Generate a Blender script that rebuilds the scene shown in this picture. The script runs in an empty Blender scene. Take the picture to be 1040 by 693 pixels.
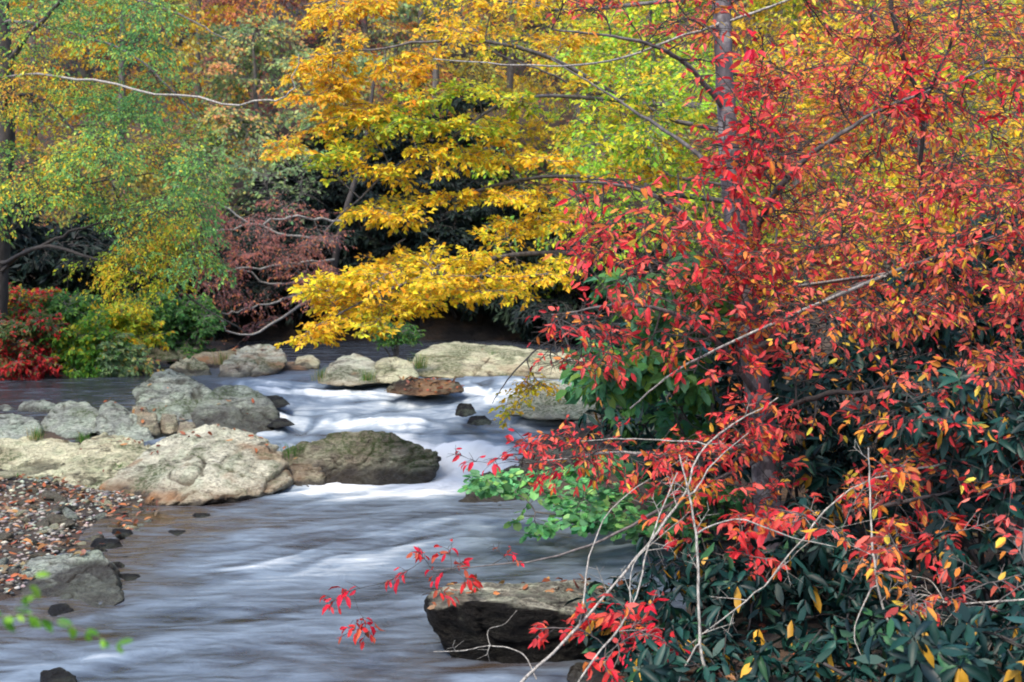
import bpy, bmesh, math
import numpy as np

SC = bpy.context.scene
COL = SC.collection
rng = np.random.default_rng(11)

# ------------------------------------------------------------------ camera maths
LENS = 50.0
F = 1040 * LENS / 36.0
CAM = np.array([0.0, 0.0, 2.0])
PITCH = math.atan((346.5 - 258.0) / F)
FWD = np.array([0, math.cos(PITCH), -math.sin(PITCH)])
UPV = np.array([0, math.sin(PITCH), math.cos(PITCH)])
RIGHT = np.array([1.0, 0, 0])


def P(px, py, d):
    """world point seen at photo pixel (px, py) that lies d metres up the valley"""
    v = RIGHT * ((px - 520) / F) + UPV * ((346.5 - py) / F) + FWD
    return CAM + v * (d / v[1])


def unit(v):
    v = np.asarray(v, float)
    return v / np.maximum(np.linalg.norm(v, axis=-1, keepdims=True), 1e-9)


def sstep(a, b, x):
    t = np.clip((x - a) / (b - a), 0, 1)
    return t * t * (3 - 2 * t)


# ------------------------------------------------------------------ noise
def _hash(ix, iy, iz, seed):
    with np.errstate(over='ignore'):
        h = (ix.astype(np.uint32) * np.uint32(374761393) + iy.astype(np.uint32) * np.uint32(668265263)
             + iz.astype(np.uint32) * np.uint32(2246822519) + np.uint32(seed * 97 + 13) * np.uint32(3266489917))
        h = (h ^ (h >> np.uint32(13))) * np.uint32(1274126177)
        h = (h ^ (h >> np.uint32(15))) * np.uint32(2654435761)
        h = h ^ (h >> np.uint32(16))
    return h.astype(np.float64) / 4294967295.0 * 2 - 1


def vnoise(p, seed=0):
    p = np.asarray(p, float)
    i = np.floor(p).astype(np.int64)
    f = p - i
    f = f * f * f * (f * (f * 6 - 15) + 10)
    out = 0
    for dx in (0, 1):
        wx = f[..., 0] if dx else 1 - f[..., 0]
        for dy in (0, 1):
            wy = f[..., 1] if dy else 1 - f[..., 1]
            for dz in (0, 1):
                wz = f[..., 2] if dz else 1 - f[..., 2]
                out = out + wx * wy * wz * _hash(i[..., 0] + dx, i[..., 1] + dy, i[..., 2] + dz, seed)
    return out


def fbm(p, octs=4, seed=0, gain=0.5, lac=2.03):
    p = np.asarray(p, float)
    a, s, n = 1.0, 0.0, 0.0
    for o in range(octs):
        s = s + a * vnoise(p, seed + o * 7)
        n += a
        a *= gain
        p = p * lac + 17.3
    return s / n * 1.6


# ------------------------------------------------------------------ object helpers
def tag(o, label=None, cat=None, group=None, kind=None):
    if label: o['label'] = label
    if cat: o['category'] = cat
    if group: o['group'] = group
    if kind: o['kind'] = kind
    return o


def empty(name, loc, label, cat, group=None):
    o = bpy.data.objects.new(name, None)
    o.empty_display_size = 0.2
    o.location = [float(c) for c in loc]
    COL.objects.link(o)
    return tag(o, label, cat, group)


class Geo:
    def __init__(s):
        s.v, s.l, s.t, s.m, s.c, s.n = [], [], [], [], [], 0

    def add(s, verts, faces, mat=0, col=None):
        verts = np.asarray(verts, float).reshape(-1, 3)
        faces = np.asarray(faces, np.int64)
        if len(verts) == 0 or len(faces) == 0: return
        s.v.append(verts)
        s.l.append((faces + s.n).ravel())
        s.t.append(np.full(len(faces), faces.shape[1], np.int64))
        s.m.append(np.full(len(faces), mat, np.int64))
        c = np.ones((len(verts), 4))
        if col is not None: c[:, :3] = col
        s.c.append(c)
        s.n += len(verts)

    def build(s, name, mats, parent=None, origin=None, smooth=True, attrs=None):
        v = np.concatenate(s.v)
        if parent is not None:
            origin = np.array(parent.location)
        if origin is None: origin = np.zeros(3)
        v = v - np.asarray(origin)
        l = np.concatenate(s.l); t = np.concatenate(s.t); m = np.concatenate(s.m)
        me = bpy.data.meshes.new(name)
        me.vertices.add(len(v)); me.vertices.foreach_set('co', v.ravel().astype(np.float32))
        me.loops.add(len(l)); me.loops.foreach_set('vertex_index', l.astype(np.int32))
        me.polygons.add(len(t))
        st = np.concatenate([[0], np.cumsum(t)[:-1]])
        me.polygons.foreach_set('loop_start', st.astype(np.int32))
        me.polygons.foreach_set('material_index', m.astype(np.int32))
        for mt in mats: me.materials.append(mt)
        me.update(calc_edges=True)
        a = me.attributes.new('Col', 'FLOAT_COLOR', 'POINT')
        a.data.foreach_set('color', np.concatenate(s.c).ravel().astype(np.float32))
        for k, arr in (attrs or {}).items():
            a = me.attributes.new(k, 'FLOAT', 'POINT')
            a.data.foreach_set('value', np.asarray(arr).ravel().astype(np.float32))
        me.polygons.foreach_set('use_smooth', np.full(len(t), smooth))
        me.update()
        o = bpy.data.objects.new(name, me)
        if parent is not None: o.parent = parent
        else: o.location = [float(c) for c in origin]
        COL.objects.link(o)
        return o


def tube_geo(g, paths, radii, sides=4, mat=0, col=None, rough=0.0, seed=0):
    paths = np.asarray(paths, float); radii = np.asarray(radii, float)
    if paths.ndim == 2: paths, radii = paths[None], radii[None]
    N, K, _ = paths.shape
    if N == 0: return
    tan = unit(np.gradient(paths, axis=1))
    ref = np.where(np.abs(unit(paths[:, -1] - paths[:, 0])[:, 2:3]) > 0.8, [[1.0, 0, 0]], [[0, 0, 1.0]])[:, None, :]
    b = unit(np.cross(tan, np.broadcast_to(ref, tan.shape)))
    n = np.cross(b, tan)
    ang = np.arange(sides) / sides * 2 * np.pi
    ring = (b[:, :, None, :] * np.cos(ang)[None, None, :, None] + n[:, :, None, :] * np.sin(ang)[None, None, :, None])
    rr = radii[:, :, None, None]
    v = paths[:, :, None, :] + ring * rr
    if rough:
        v = v + ring * rr * rough * fbm(v * np.array([14, 14, 4.0]), 3, seed)[..., None]
    v = v.reshape(-1, 3)
    base = (np.arange(N)[:, None, None] * K + np.arange(K - 1)[None, :, None]) * sides
    s0 = np.arange(sides)[None, None, :]; s1 = (s0 + 1) % sides
    f = np.stack([base + s0, base + s1, base + sides + s1, base + sides + s0], -1).reshape(-1, 4)
    g.add(v, f, mat, col)


def spline(pts, n):
    """Catmull-Rom through points, n samples"""
    p = np.asarray(pts, float)
    p = np.vstack([2 * p[0] - p[1], p, 2 * p[-1] - p[-2]])
    m = len(p) - 3
    t = np.linspace(0, m - 1e-6, n)
    i = t.astype(int); u = (t - i)[:, None]
    a, b, c, d = p[i], p[i + 1], p[i + 2], p[i + 3]
    return 0.5 * ((2 * b) + (-a + c) * u + (2 * a - 5 * b + 4 * c - d) * u ** 2 + (-a + 3 * b - 3 * c + d) * u ** 3)


# ------------------------------------------------------------------ materials
def mat_new(name):
    m = bpy.data.materials.new(name); m.use_nodes = True
    nt = m.node_tree; nt.nodes.clear()
    return m, nt, nt.nodes, nt.links


def node(nt, typ, **kw):
    n = nt.nodes.new(typ)
    for k, v in kw.items(): setattr(n, k, v)
    return n


def ramp(nt, stops, fac=None):
    r = nt.nodes.new('ShaderNodeValToRGB')
    e = r.color_ramp.elements
    e.remove(e[1])
    for i, (p, c) in enumerate(stops):
        if i == 0: e[0].position = p; q = e[0]
        else: q = e.new(p)
        q.color = (c, c, c, 1) if not hasattr(c, '__len__') else (*c, 1)
    if fac is not None: nt.links.new(fac, r.inputs[0])
    return r


def mixc(nt, fac, a, b, mode='MIX'):
    m = nt.nodes.new('ShaderNodeMix'); m.data_type = 'RGBA'; m.blend_type = mode
    for i, x in ((0, fac), (6, a), (7, b)):
        if isinstance(x, (int, float)): m.inputs[i].default_value = x
        elif isinstance(x, tuple): m.inputs[i].default_value = (*x, 1)
        else: nt.links.new(x, m.inputs[i])
    return m.outputs[2]


def noise(nt, scale, detail=4, rough=0.55, vec=None, dist=0.0):
    n = nt.nodes.new('ShaderNodeTexNoise')
    n.inputs['Scale'].default_value = scale; n.inputs['Detail'].default_value = detail
    n.inputs['Roughness'].default_value = rough; n.inputs['Distortion'].default_value = dist
    if vec is not None: nt.links.new(vec, n.inputs['Vector'])
    return n.outputs[0]


def objco(nt, scale=None, rot=None):
    tc = nt.nodes.new('ShaderNodeTexCoord')
    if scale is None: return tc.outputs['Object']
    mp = nt.nodes.new('ShaderNodeMapping')
    mp.inputs['Scale'].default_value = scale
    if rot: mp.inputs['Rotation'].default_value = rot
    nt.links.new(tc.outputs['Object'], mp.inputs[0])
    return mp.outputs[0]


def attr(nt, name, out='Fac'):
    a = nt.nodes.new('ShaderNodeAttribute'); a.attribute_name = name
    return a.outputs[out]


def leaf_mat(name, rough=0.5, spec=0.3, trans=0.35):
    m, nt, N, L = mat_new(name)
    c = attr(nt, 'Col', 'Color')
    tex = noise(nt, 60, 2, 0.6, objco(nt))
    c2 = mixc(nt, 0.35, c, ramp(nt, [(0.3, 0.55), (0.7, 1.0)], tex).outputs[0], 'MULTIPLY')
    b = N.new('ShaderNodeBsdfPrincipled')
    L.new(c2, b.inputs['Base Color'])
    b.inputs['Roughness'].default_value = rough
    b.inputs['Specular IOR Level'].default_value = spec
    t = N.new('ShaderNodeBsdfTranslucent'); L.new(c2, t.inputs[0])
    mx = N.new('ShaderNodeMixShader'); mx.inputs[0].default_value = trans
    L.new(b.outputs[0], mx.inputs[1]); L.new(t.outputs[0], mx.inputs[2])
    o = N.new('ShaderNodeOutputMaterial'); L.new(mx.outputs[0], o.inputs[0])
    return m


def bark_mat(name, c0, c1, scale=30, spots=None):
    m, nt, N, L = mat_new(name)
    co = objco(nt, (1, 1, 0.35))
    n1 = noise(nt, scale, 5, 0.65, co)
    c = ramp(nt, [(0.3, c0), (0.68, c1)], n1).outputs[0]
    if spots:
        n2 = noise(nt, scale * 0.5, 3, 0.6, objco(nt))
        c = mixc(nt, ramp(nt, [(0.52, 0.0), (0.6, 1.0)], n2).outputs[0], c, spots)
    b = N.new('ShaderNodeBsdfPrincipled'); L.new(c, b.inputs['Base Color'])
    b.inputs['Roughness'].default_value = 0.85
    bp = N.new('ShaderNodeBump'); bp.inputs['Strength'].default_value = 0.6; bp.inputs['Distance'].default_value = 0.01
    L.new(n1, bp.inputs['Height']); L.new(bp.outputs[0], b.inputs['Normal'])
    o = N.new('ShaderNodeOutputMaterial'); L.new(b.outputs[0], o.inputs[0])
    return m


def rock_mat(name, dark, mid, pale, pale_amt=0.5, moss=(0.022, 0.036, 0.010), strata_rot=0.5, wet_shade_col=(0.035, 0.03, 0.026), wet_shade_min=0.65):
    m, nt, N, L = mat_new(name)
    co = objco(nt)
    st = objco(nt, (1.2, 1.6, 7.0), (0.15, strata_rot, 0.3))
    n_big = noise(nt, 2.6, 5, 0.6, co, 0.4)
    n_st = noise(nt, 2.2, 6, 0.7, st, 0.6)
    n_fine = noise(nt, 26, 6, 0.7, co)
    n_sp = noise(nt, 75, 3, 0.6, co)
    c = ramp(nt, [(0.28, dark), (0.5, mid), (0.7, tuple(x * 1.12 for x in mid))], n_st).outputs[0]
    lich = ramp(nt, [(0.62 - 0.3 * pale_amt, 0.0), (0.78 - 0.3 * pale_amt, 1.0)], n_big).outputs[0]
    lf = ramp(nt, [(0.36, 0.0), (0.56, 1.0)], n_fine).outputs[0]
    lich = mixc(nt, 1.0, lich, lf, 'MULTIPLY')
    c = mixc(nt, lich, c, pale)
    c = mixc(nt, ramp(nt, [(0.46, 0.0), (0.62, 0.55)], noise(nt, 4.2, 4, 0.6, objco(nt, (1.3, 1.0, 1.0)))).outputs[0], c, (pale[0] * 0.62, pale[1] * 0.72, pale[2] * 0.66))
    c = mixc(nt, 0.85, c, ramp(nt, [(0.28, 0.34), (0.42, 0.92), (0.66, 1.12)], n_fine).outputs[0], 'MULTIPLY')
    c = mixc(nt, 0.8, c, ramp(nt, [(0.36, 0.18), (0.43, 1.0)], n_st).outputs[0], 'MULTIPLY')
    n_vein = noise(nt, 3.2, 8, 0.72, objco(nt, (0.8, 1.2, 5.5), (0.3, strata_rot * 1.6, 0.1)), 1.2)
    c = mixc(nt, 0.9, c, ramp(nt, [(0.0, 1.0), (0.475, 1.0), (0.5, 0.22), (0.525, 1.0), (1.0, 1.0)], n_vein).outputs[0], 'MULTIPLY')
    c = mixc(nt, ramp(nt, [(0.62, 0.0), (0.70, 0.55)], noise(nt, 11, 5, 0.7, co)).outputs[0], c, tuple(min(0.7, x * 1.25) for x in pale))
    c = mixc(nt, ramp(nt, [(0.64, 0.0), (0.72, 0.6)], n_sp).outputs[0], c, tuple(x * 0.45 for x in mid))
    ck = N.new('ShaderNodeMath'); ck.operation = 'MULTIPLY'; L.new(attr(nt, 'crack'), ck.inputs[0]); ck.inputs[1].default_value = 0.95
    c = mixc(nt, ck.outputs[0], c, (0.035, 0.03, 0.022))
    c = mixc(nt, attr(nt, 'stain'), c, (0.30, 0.17, 0.09))
    mk = N.new('ShaderNodeMath'); mk.operation = 'MULTIPLY'; L.new(attr(nt, 'moss'), mk.inputs[0]); L.new(ramp(nt, [(0.40, 0.0), (0.58, 0.9)], n_fine).outputs[0], mk.inputs[1])
    c = mixc(nt, mk.outputs[0], c, mixc(nt, n_fine, moss, tuple(min(1, x * 2.4) for x in moss)))
    wet = attr(nt, 'wet')  # waterline damp, plus shade painted on steep rock sides
    wm = N.new('ShaderNodeMath'); wm.operation = 'MULTIPLY'; L.new(wet, wm.inputs[0]); L.new(ramp(nt, [(0.34, 1.0), (0.66, wet_shade_min)], noise(nt, 7, 5, 0.7, co)).outputs[0], wm.inputs[1])
    c = mixc(nt, wm.outputs[0], c, wet_shade_col)
    b = N.new('ShaderNodeBsdfPrincipled'); L.new(c, b.inputs['Base Color'])
    rg = N.new('ShaderNodeMapRange'); L.new(wet, rg.inputs[0])
    rg.inputs[3].default_value = 0.85; rg.inputs[4].default_value = 0.5
    b.inputs['Specular IOR Level'].default_value = 0.16
    L.new(rg.outputs[0], b.inputs['Roughness'])
    ad = N.new('ShaderNodeMath'); ad.operation = 'ADD'; L.new(n_fine, ad.inputs[0]); L.new(n_st, ad.inputs[1])
    bp = N.new('ShaderNodeBump'); bp.inputs['Strength'].default_value = 1.0; bp.inputs['Distance'].default_value = 0.07
    L.new(ad.outputs[0], bp.inputs['Height']); L.new(bp.outputs[0], b.inputs['Normal'])
    o = N.new('ShaderNodeOutputMaterial'); L.new(b.outputs[0], o.inputs[0])
    return m


M_LEAF = leaf_mat('autumn_leaf', 0.5, 0.25, 0.48)
M_GLOSSY = leaf_mat('glossy_evergreen_leaf', 0.45, 0.25, 0.12)
M_DRY = leaf_mat('dry_fallen_leaf', 0.7, 0.2, 0.1)
M_BARK = bark_mat('grey_brown_bark', (0.035, 0.03, 0.03), (0.16, 0.145, 0.14), 30)
M_DARKBARK = bark_mat('dark_bark', (0.012, 0.01, 0.01), (0.05, 0.042, 0.04), 24)
M_TRUNK = bark_mat('grey_trunk_bark', (0.035, 0.03, 0.034), (0.15, 0.135, 0.15), 22, (0.21, 0.205, 0.21))
M_PALEBARK = bark_mat('lichen_covered_pale_bark', (0.04, 0.034, 0.03), (0.45, 0.43, 0.39), 70)
M_EVERGREEN = leaf_mat('dull_evergreen_leaf', 0.6, 0.15, 0.15)
M_ROCK_PALE = rock_mat('pale_lichen_rock', (0.20, 0.19, 0.155), (0.44, 0.43, 0.34), (0.68, 0.67, 0.53), 0.72)
M_ROCK_CREAM = rock_mat('cream_rock', (0.24, 0.21, 0.14), (0.48, 0.46, 0.32), (0.70, 0.67, 0.46), 0.78, strata_rot=-0.5)
M_ROCK_GREY = rock_mat('grey_rock', (0.12, 0.125, 0.118), (0.26, 0.285, 0.26), (0.48, 0.52, 0.44), 0.6)
M_ROCK_DARK = rock_mat('dark_wet_rock', (0.008, 0.007, 0.007), (0.022, 0.019, 0.018), (0.30, 0.29, 0.22), 0.0, wet_shade_col=(0.008, 0.007, 0.007))
M_ROCK_MOSSY = rock_mat('mossy_brown_rock', (0.05, 0.042, 0.035), (0.22, 0.195, 0.15), (0.52, 0.48, 0.36), 0.5, wet_shade_min=0.82)
M_ROCK_SLAB = rock_mat('wet_shaded_slab_rock', (0.05, 0.045, 0.04), (0.16, 0.15, 0.12), (0.50, 0.49, 0.38), 0.75, wet_shade_col=(0.006, 0.005, 0.005), wet_shade_min=0.96)  # black for the sides: overhang shade put into the colour
M_COBBLE = rock_mat('river_cobble', (0.06, 0.05, 0.042), (0.19, 0.165, 0.13), (0.34, 0.31, 0.24), 0.35)


# ------------------------------------------------------------------ ground and water shape
YL = [-40, 2, 7.0, 7.6, 8.4, 9, 10, 11, 11.5, 12.0, 12.6, 13.4, 14.1, 14.8, 15.4, 16.4, 17.2, 18.5, 20, 26, 200]
XL = [-4, -3.3, -3.1, -2.9, -2.65, -2.7, -2.85, -2.95, -2.7, -2.3, -2.2, -2.7, -3.6, -5.2, -9, -9.5, -5.2, -4.6, -4.2, -4.5, -4.5]
YR = [-40, 2, 5, 6.5, 7.5, 9.3, 10.5, 11.5, 12.2, 13, 13.6, 14.5, 16, 17.4, 20, 26, 200]
XR = [0.2, 0.2, 0.25, 0.5, 0.75, 0.95, 0.6, 0.05, -0.2, -0.1, 0.2, 0.55, 0.75, 0.9, 1.1, 1.3, 1.3]


def level(y):
    """water level"""
    return 0.22 * sstep(12.8, 13.25, y) + 0.28 * sstep(13.2, 17.2, y)


def ground_z(x, y):
    x = np.asarray(x, float); y = np.asarray(y, float)
    xl = np.interp(y, YL, XL); xr = np.interp(y, YR, XR)
    e = np.maximum(xl - x, x - xr)
    left = (xl - x) > (x - xr)
    lv = level(y)
    bed = lv - 0.12 - 0.3 * sstep(0, 1.2, -e)
    q = np.stack([x, y, 0 * x], -1)
    eo = np.maximum(e, 0)
    shelf = sstep(11.4, 12.2, y) * (1 - sstep(16.5, 17.2, y))            # bedrock shelf under the left slabs
    lo = lv - 0.12 + (0.55 - 0.25 * shelf) * np.minimum(eo, 0.3) + (0.10 - 0.08 * shelf) * np.clip(eo - 0.3, 0, 3) + 0.28 * np.maximum(eo - 3.3, 0)
    ro = lv - 0.14 + 0.75 * np.minimum(eo, 0.35) + 0.05 * np.clip(eo - 0.35, 0, 2.6) + 0.33 * np.maximum(eo - 2.95, 0)
    out = np.where(left, lo, ro)
    z = np.where(e > 0, out, bed)
    # the head of the valley behind the far pool
    hill = 0.42 + 0.55 * np.clip(y - 24.6, 0, 1.4) + 0.40 * np.maximum(y - 26, 0)
    z = np.where(y > 24, np.maximum(z * 0 + hill, np.where(e > 0, np.minimum(z, hill + 4), -9)), z)
    z = z + 0.05 * fbm(q * 1.3, 3, 3) * sstep(-0.2, 0.6, e) + 0.5 * fbm(q * 0.12, 3, 5) * sstep(2, 9, np.maximum(e, y - 25))
    return np.minimum(z, 60 + 0 * z)


def gz(x, y):
    return float(ground_z(np.array([x]), np.array([y]))[0])


def grid_faces(ny, nx):
    i = np.arange(ny - 1)[:, None] * nx + np.arange(nx - 1)[None, :]
    return np.stack([i, i + 1, i + nx + 1, i + nx], -1).reshape(-1, 4)


def build_ground():
    xs = np.unique(np.concatenate([np.arange(-12, 8, 0.11), np.linspace(-150, -12, 60), np.linspace(8, 150, 60)]))
    ys = np.unique(np.concatenate([np.arange(2, 30, 0.13), np.linspace(-40, 2, 40), np.linspace(30, 170, 80)]))
    X, Y = np.meshgrid(xs, ys)
    Z = ground_z(X, Y)
    g = Geo(); g.add(np.stack([X, Y, Z], -1), grid_faces(len(ys), len(xs)))
    m, nt, N, L = mat_new('leaf_littered_soil')
    co = objco(nt)
    n1 = noise(nt, 1.1, 4, 0.6, co); n2 = noise(nt, 14, 5, 0.7, co); 
    v = N.new('ShaderNodeTexVoronoi'); v.inputs['Scale'].default_value = 11; L.new(co, v.inputs['Vector'])
    soil = ramp(nt, [(0.3, (0.008, 0.007, 0.007)), (0.7, (0.032, 0.024, 0.019))], n2).outputs[0]
    sep = N.new('ShaderNodeSeparateColor'); L.new(v.outputs['Color'], sep.inputs[0])
    lit = ramp(nt, [(0.0, (0.022, 0.014, 0.011)), (0.35, (0.055, 0.030, 0.017)), (0.7, (0.09, 0.048, 0.02)), (1.0, (0.045, 0.036, 0.024))], sep.outputs[0]).outputs[0]
    msk = ramp(nt, [(0.42, 0.0), (0.6, 0.9)], n1).outputs[0]
    c = mixc(nt, msk, soil, lit)
    b = N.new('ShaderNodeBsdfPrincipled'); L.new(c, b.inputs['Base Color']); b.inputs['Roughness'].default_value = 0.9
    bp = N.new('ShaderNodeBump'); bp.inputs['Strength'].default_value = 0.9; bp.inputs['Distance'].default_value = 0.05
    L.new(n2, bp.inputs['Height']); L.new(bp.outputs[0], b.inputs['Normal'])
    o = N.new('ShaderNodeOutputMaterial'); L.new(b.outputs[0], o.inputs[0])
    ob = g.build('ground', [m]); tag(ob, 'leaf littered valley ground rising into a wooded hillside', 'ground', kind='structure')


def blob(X, Y, cx, cy, rx, ry, rot=0.0):
    c, s = math.cos(rot), math.sin(rot)
    u = ((X - cx) * c + (Y - cy) * s) / rx; v = (-(X - cx) * s + (Y - cy) * c) / ry
    return np.exp(-(u * u + v * v))


def build_water():
    xs = np.arange(-9.8, 3.2, 0.04)
    ys = np.concatenate([np.arange(-6, 5, 0.12), np.arange(5, 18, 0.028), np.arange(18, 26.2, 0.06)])
    X, Y = np.meshgrid(xs, ys)
    lv = level(Y)
    fx, fy = -0.62, -0.78                                   # drift of the pool towards the near left
    U = X * fx + Y * fy; V = -X * fy + Y * fx
    w = fbm(np.stack([X * 0.6, Y * 0.6, 0 * X], -1), 3, 31)
    st = fbm(np.stack([U * 0.55 + w, V * 3.2 + 1.6 * w, 0 * X], -1), 4, 41)
    st2 = fbm(np.stack([U * 1.3 + w, V * 7.0 + 2.0 * w, 0 * X + 5], -1), 3, 47)
    rp = sstep(13.2, 13.6, Y) * (1 - sstep(16.6, 18.0, Y)) * sstep(-3.6, -2.9, X)
    w2 = fbm(np.stack([X * 1.1, Y * 0.9, 0 * X + 9], -1), 2, 51)
    ys_ = Y + 0.45 * w2 - 0.10 * (X + 1.0)                                   # little ledges cross the rapids in curved lines
    led, led_f = 0 * X, 0 * X
    for yc, hh in ((13.75, 0.055), (14.45, 0.075), (15.2, 0.05), (16.0, 0.075), (16.8, 0.05)):
        led = led + hh * sstep(yc - 0.16, yc + 0.16, ys_) - hh * sstep(yc - 0.45, yc + 0.45, Y)
        led_f = led_f + (hh / 0.075) * np.exp(-np.maximum(ys_ - yc - 0.05, 0) ** 2 / 0.012) * np.exp(-np.maximum(yc - ys_, 0) / 0.30)
    strand = fbm(np.stack([X * 6.5 + 2.2 * w2, Y * 1.1 + w2, 0 * X + 7], -1), 3, 81)
    rr = fbm(np.stack([X * 0.95 + 0.7 * w2, Y * 1.9 + 1.0 * w2, 0 * X + 2], -1), 3, 61)       # standing waves
    rr2 = fbm(np.stack([X * 2.2 + w2, Y * 4.2 + w2, 0 * X + 4], -1), 3, 67)
    fall = sstep(12.6, 12.85, Y) * (1 - sstep(13.25, 13.5, Y))
    pool = 1 - sstep(11.8, 12.5, Y)
    chop = blob(X, Y, -1.5, 9.6, 1.6, 1.0) + blob(X, Y, 0.2, 10.2, 0.8, 0.9) + 0.5 * blob(X, Y, -0.8, 7.6, 1.5, 0.8)
    Z = lv + rp * (led + 0.055 * rr + 0.022 * rr2 + 0.010 * strand) + pool * (0.010 * st + 0.02 * chop * rr + 0.008 * rr2)
    Z += 0.035 * fall * strand + 0.03 * fall * st2 + 0.02 * blob(X, Y, -1.0, 11.9, 1.2, 0.35) * rr2
    drr = np.gradient(Z - lv, ys, axis=0)
    # foam: white at the foot of the ledge, thinning out over the pool, streaks on the rapids
    foam = 0.20 + 0.0 * X
    foam += pool * (0.10 * np.clip(st + 0.25, -0.5, 1) + 0.09 * st2 + 0.05 * rr2)
    foam += pool * 0.55 * blob(X, Y, -1.55, 9.0, 0.9, 0.42, 0.35) * np.clip(0.55 + 1.2 * st, 0, 1.3)
    foam += pool * 0.42 * blob(X, Y, -1.1, 9.8, 0.9, 0.45, 0.35) * np.clip(0.4 + 1.3 * st2, 0, 1.3)
    foam += pool * 0.20 * blob(X, Y, 0.0, 9.9, 0.9, 0.8) * np.clip(0.4 + 1.3 * rr2, 0, 1.3)
    foam += pool * 0.07 * blob(X, Y, -1.6, 7.0, 1.0, 0.6, 0.4) * np.clip(0.4 + 1.3 * st, 0, 1.3)
    foot = sstep(11.2, 11.95, Y + 0.22 * st + 0.12 * w) * (1 - sstep(13.15, 13.4, Y)) * sstep(-2.3, -1.85, X) * (1 - sstep(-0.2, 0.15, X))
    foam += 1.25 * foot * (0.80 + 0.22 * st2 + 0.30 * strand * sstep(12.0, 12.6, Y))
    foam += rp * np.clip(0.06 + 0.62 * np.clip(led_f, 0, 1.2) * (0.75 + 0.6 * strand) + 0.22 * rr + 0.5 * drr + 0.16 * strand, -0.15, 1.0)
    foam += 0.12 * rp * blob(X, Y, -0.7, 14.2, 1.1, 0.7)
    foam += 0.6 * blob(X, Y, -0.75, 15.9, 1.5, 0.3) * np.clip(0.5 + rr2, 0, 1)
    for cx, cy, rx, ry in FOOTPRINT:                                          # water piles up and curls round the rocks
        rho = np.sqrt(((X - cx) / (rx + 0.06)) ** 2 + ((Y - cy) / (ry + 0.06)) ** 2)
        ring = np.exp(-((rho - 1.12) / 0.14) ** 2)
        foam += 0.22 * ring * np.clip(0.5 + rr2, 0, 1)
        Z += 0.012 * ring * np.clip(0.4 + rr2, 0, 1)
        tail = np.exp(-((X - cx - 0.45 * (Y - cy)) / (rx * 0.8)) ** 2) * np.exp(-np.maximum(cy - Y, 0) / 0.9) * (Y < cy) * pool
        foam -= 0.10 * tail
    # still dark backwater on the left, calm far pool
    still = np.clip(sstep(-3.4, -4.4, X) if False else (1 - sstep(-4.6, -3.6, X)) * sstep(13.5, 14.5, Y), 0, 1)
    foam *= (1 - 0.96 * still)
    far = sstep(18.2, 20.5, Y)
    foam *= (1 - 0.9 * far)
    # slack brown shallows under the gravel bar and in the lee of the slab
    xl = np.interp(Y, YL, XL)
    shal = pool * (1 - sstep(0.15, 1.0, X - xl)) * sstep(7.0, 8.5, Y)
    lee = pool * (blob(X, Y, -2.0, 10.5, 0.75, 0.6) + 1.2 * blob(X, Y, 0.0, 6.75, 0.75, 0.45) + 0.9 * blob(X, Y, -2.6, 7.3, 0.7, 0.5))
    foam *= (1 - 0.8 * np.clip(shal + 0.75 * lee * np.clip(0.6 - 0.6 * st, 0, 1), 0, 1))
    foam += 0.65 * fall * sstep(-2.0, -1.8, X) * (0.8 + 0.4 * strand)
    cap = 0.85 * pool + 1.15 * (1 - pool) + 0.75 * foot
    foam = np.where(foam > 0, cap * np.tanh(np.maximum(foam, 0) / cap), foam)
    keep = (ground_z(X, Y) < lv + 0.25)
    g = Geo()
    fc = grid_faces(len(ys), len(xs))
    fc = fc[keep.ravel()[fc].any(axis=1)]
    g.add(np.stack([X, Y, Z], -1), fc)
    m, nt, N, L = mat_new('silky_stream_water')
    fo = attr(nt, 'foam'); sh = attr(nt, 'shallow')
    co = objco(nt, (1.0, 1.0, 1.0), (0, 0, -0.9))
    co2 = objco(nt, (1.2, 5.0, 1.0), (0, 0, -0.9 + math.pi / 2))
    n1 = noise(nt, 2.4, 4, 0.55, co2, 0.6)
    n4 = noise(nt, 1.0, 5, 0.60, objco(nt, (1.5, 4.2, 1.0), (0, 0, -0.38)), 1.6)
    n14 = N.new('ShaderNodeMath'); n14.operation = 'ADD'; L.new(n1, n14.inputs[0]); L.new(n4, n14.inputs[1])
    mm = N.new('ShaderNodeMath'); mm.operation = 'MULTIPLY_ADD'
    L.new(n14.outputs[0], mm.inputs[0]); mm.inputs[1].default_value = 0.56; L.new(fo, mm.inputs[2])
    sc = N.new('ShaderNodeMath'); sc.operation = 'MULTIPLY'; L.new(mm.outputs[0], sc.inputs[0]); sc.inputs[1].default_value = 0.5
    ff = ramp(nt, [(0.24, 0.0), (0.40, 0.42), (0.56, 0.74), (0.70, 0.92), (0.84, 1.0)], sc.outputs[0]).outputs[0]
    deep = mixc(nt, sh, (0.018, 0.018, 0.020), (0.055, 0.036, 0.020))
    c = mixc(nt, ramp(nt, [(0.0, 0.0), (0.6, 1.0)], ff).outputs[0], deep, ramp(nt, [(0.0, (0.045, 0.066, 0.105)), (0.66, (0.135, 0.175, 0.225)), (0.86, (0.29, 0.33, 0.37)), (1.0, (0.62, 0.65, 0.68))], ff).outputs[0])
    b = N.new('ShaderNodeBsdfPrincipled'); L.new(c, b.inputs['Base Color'])
    mr = N.new('ShaderNodeMapRange'); L.new(ff, mr.inputs[0]); mr.inputs[3].default_value = 0.16; mr.inputs[4].default_value = 0.7
    L.new(mr.outputs[0], b.inputs['Roughness']); b.inputs['IOR'].default_value = 1.33; b.inputs['Specular IOR Level'].default_value = 0.35
    n3 = noise(nt, 5.0, 3, 0.5, co, 0.5)
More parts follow.
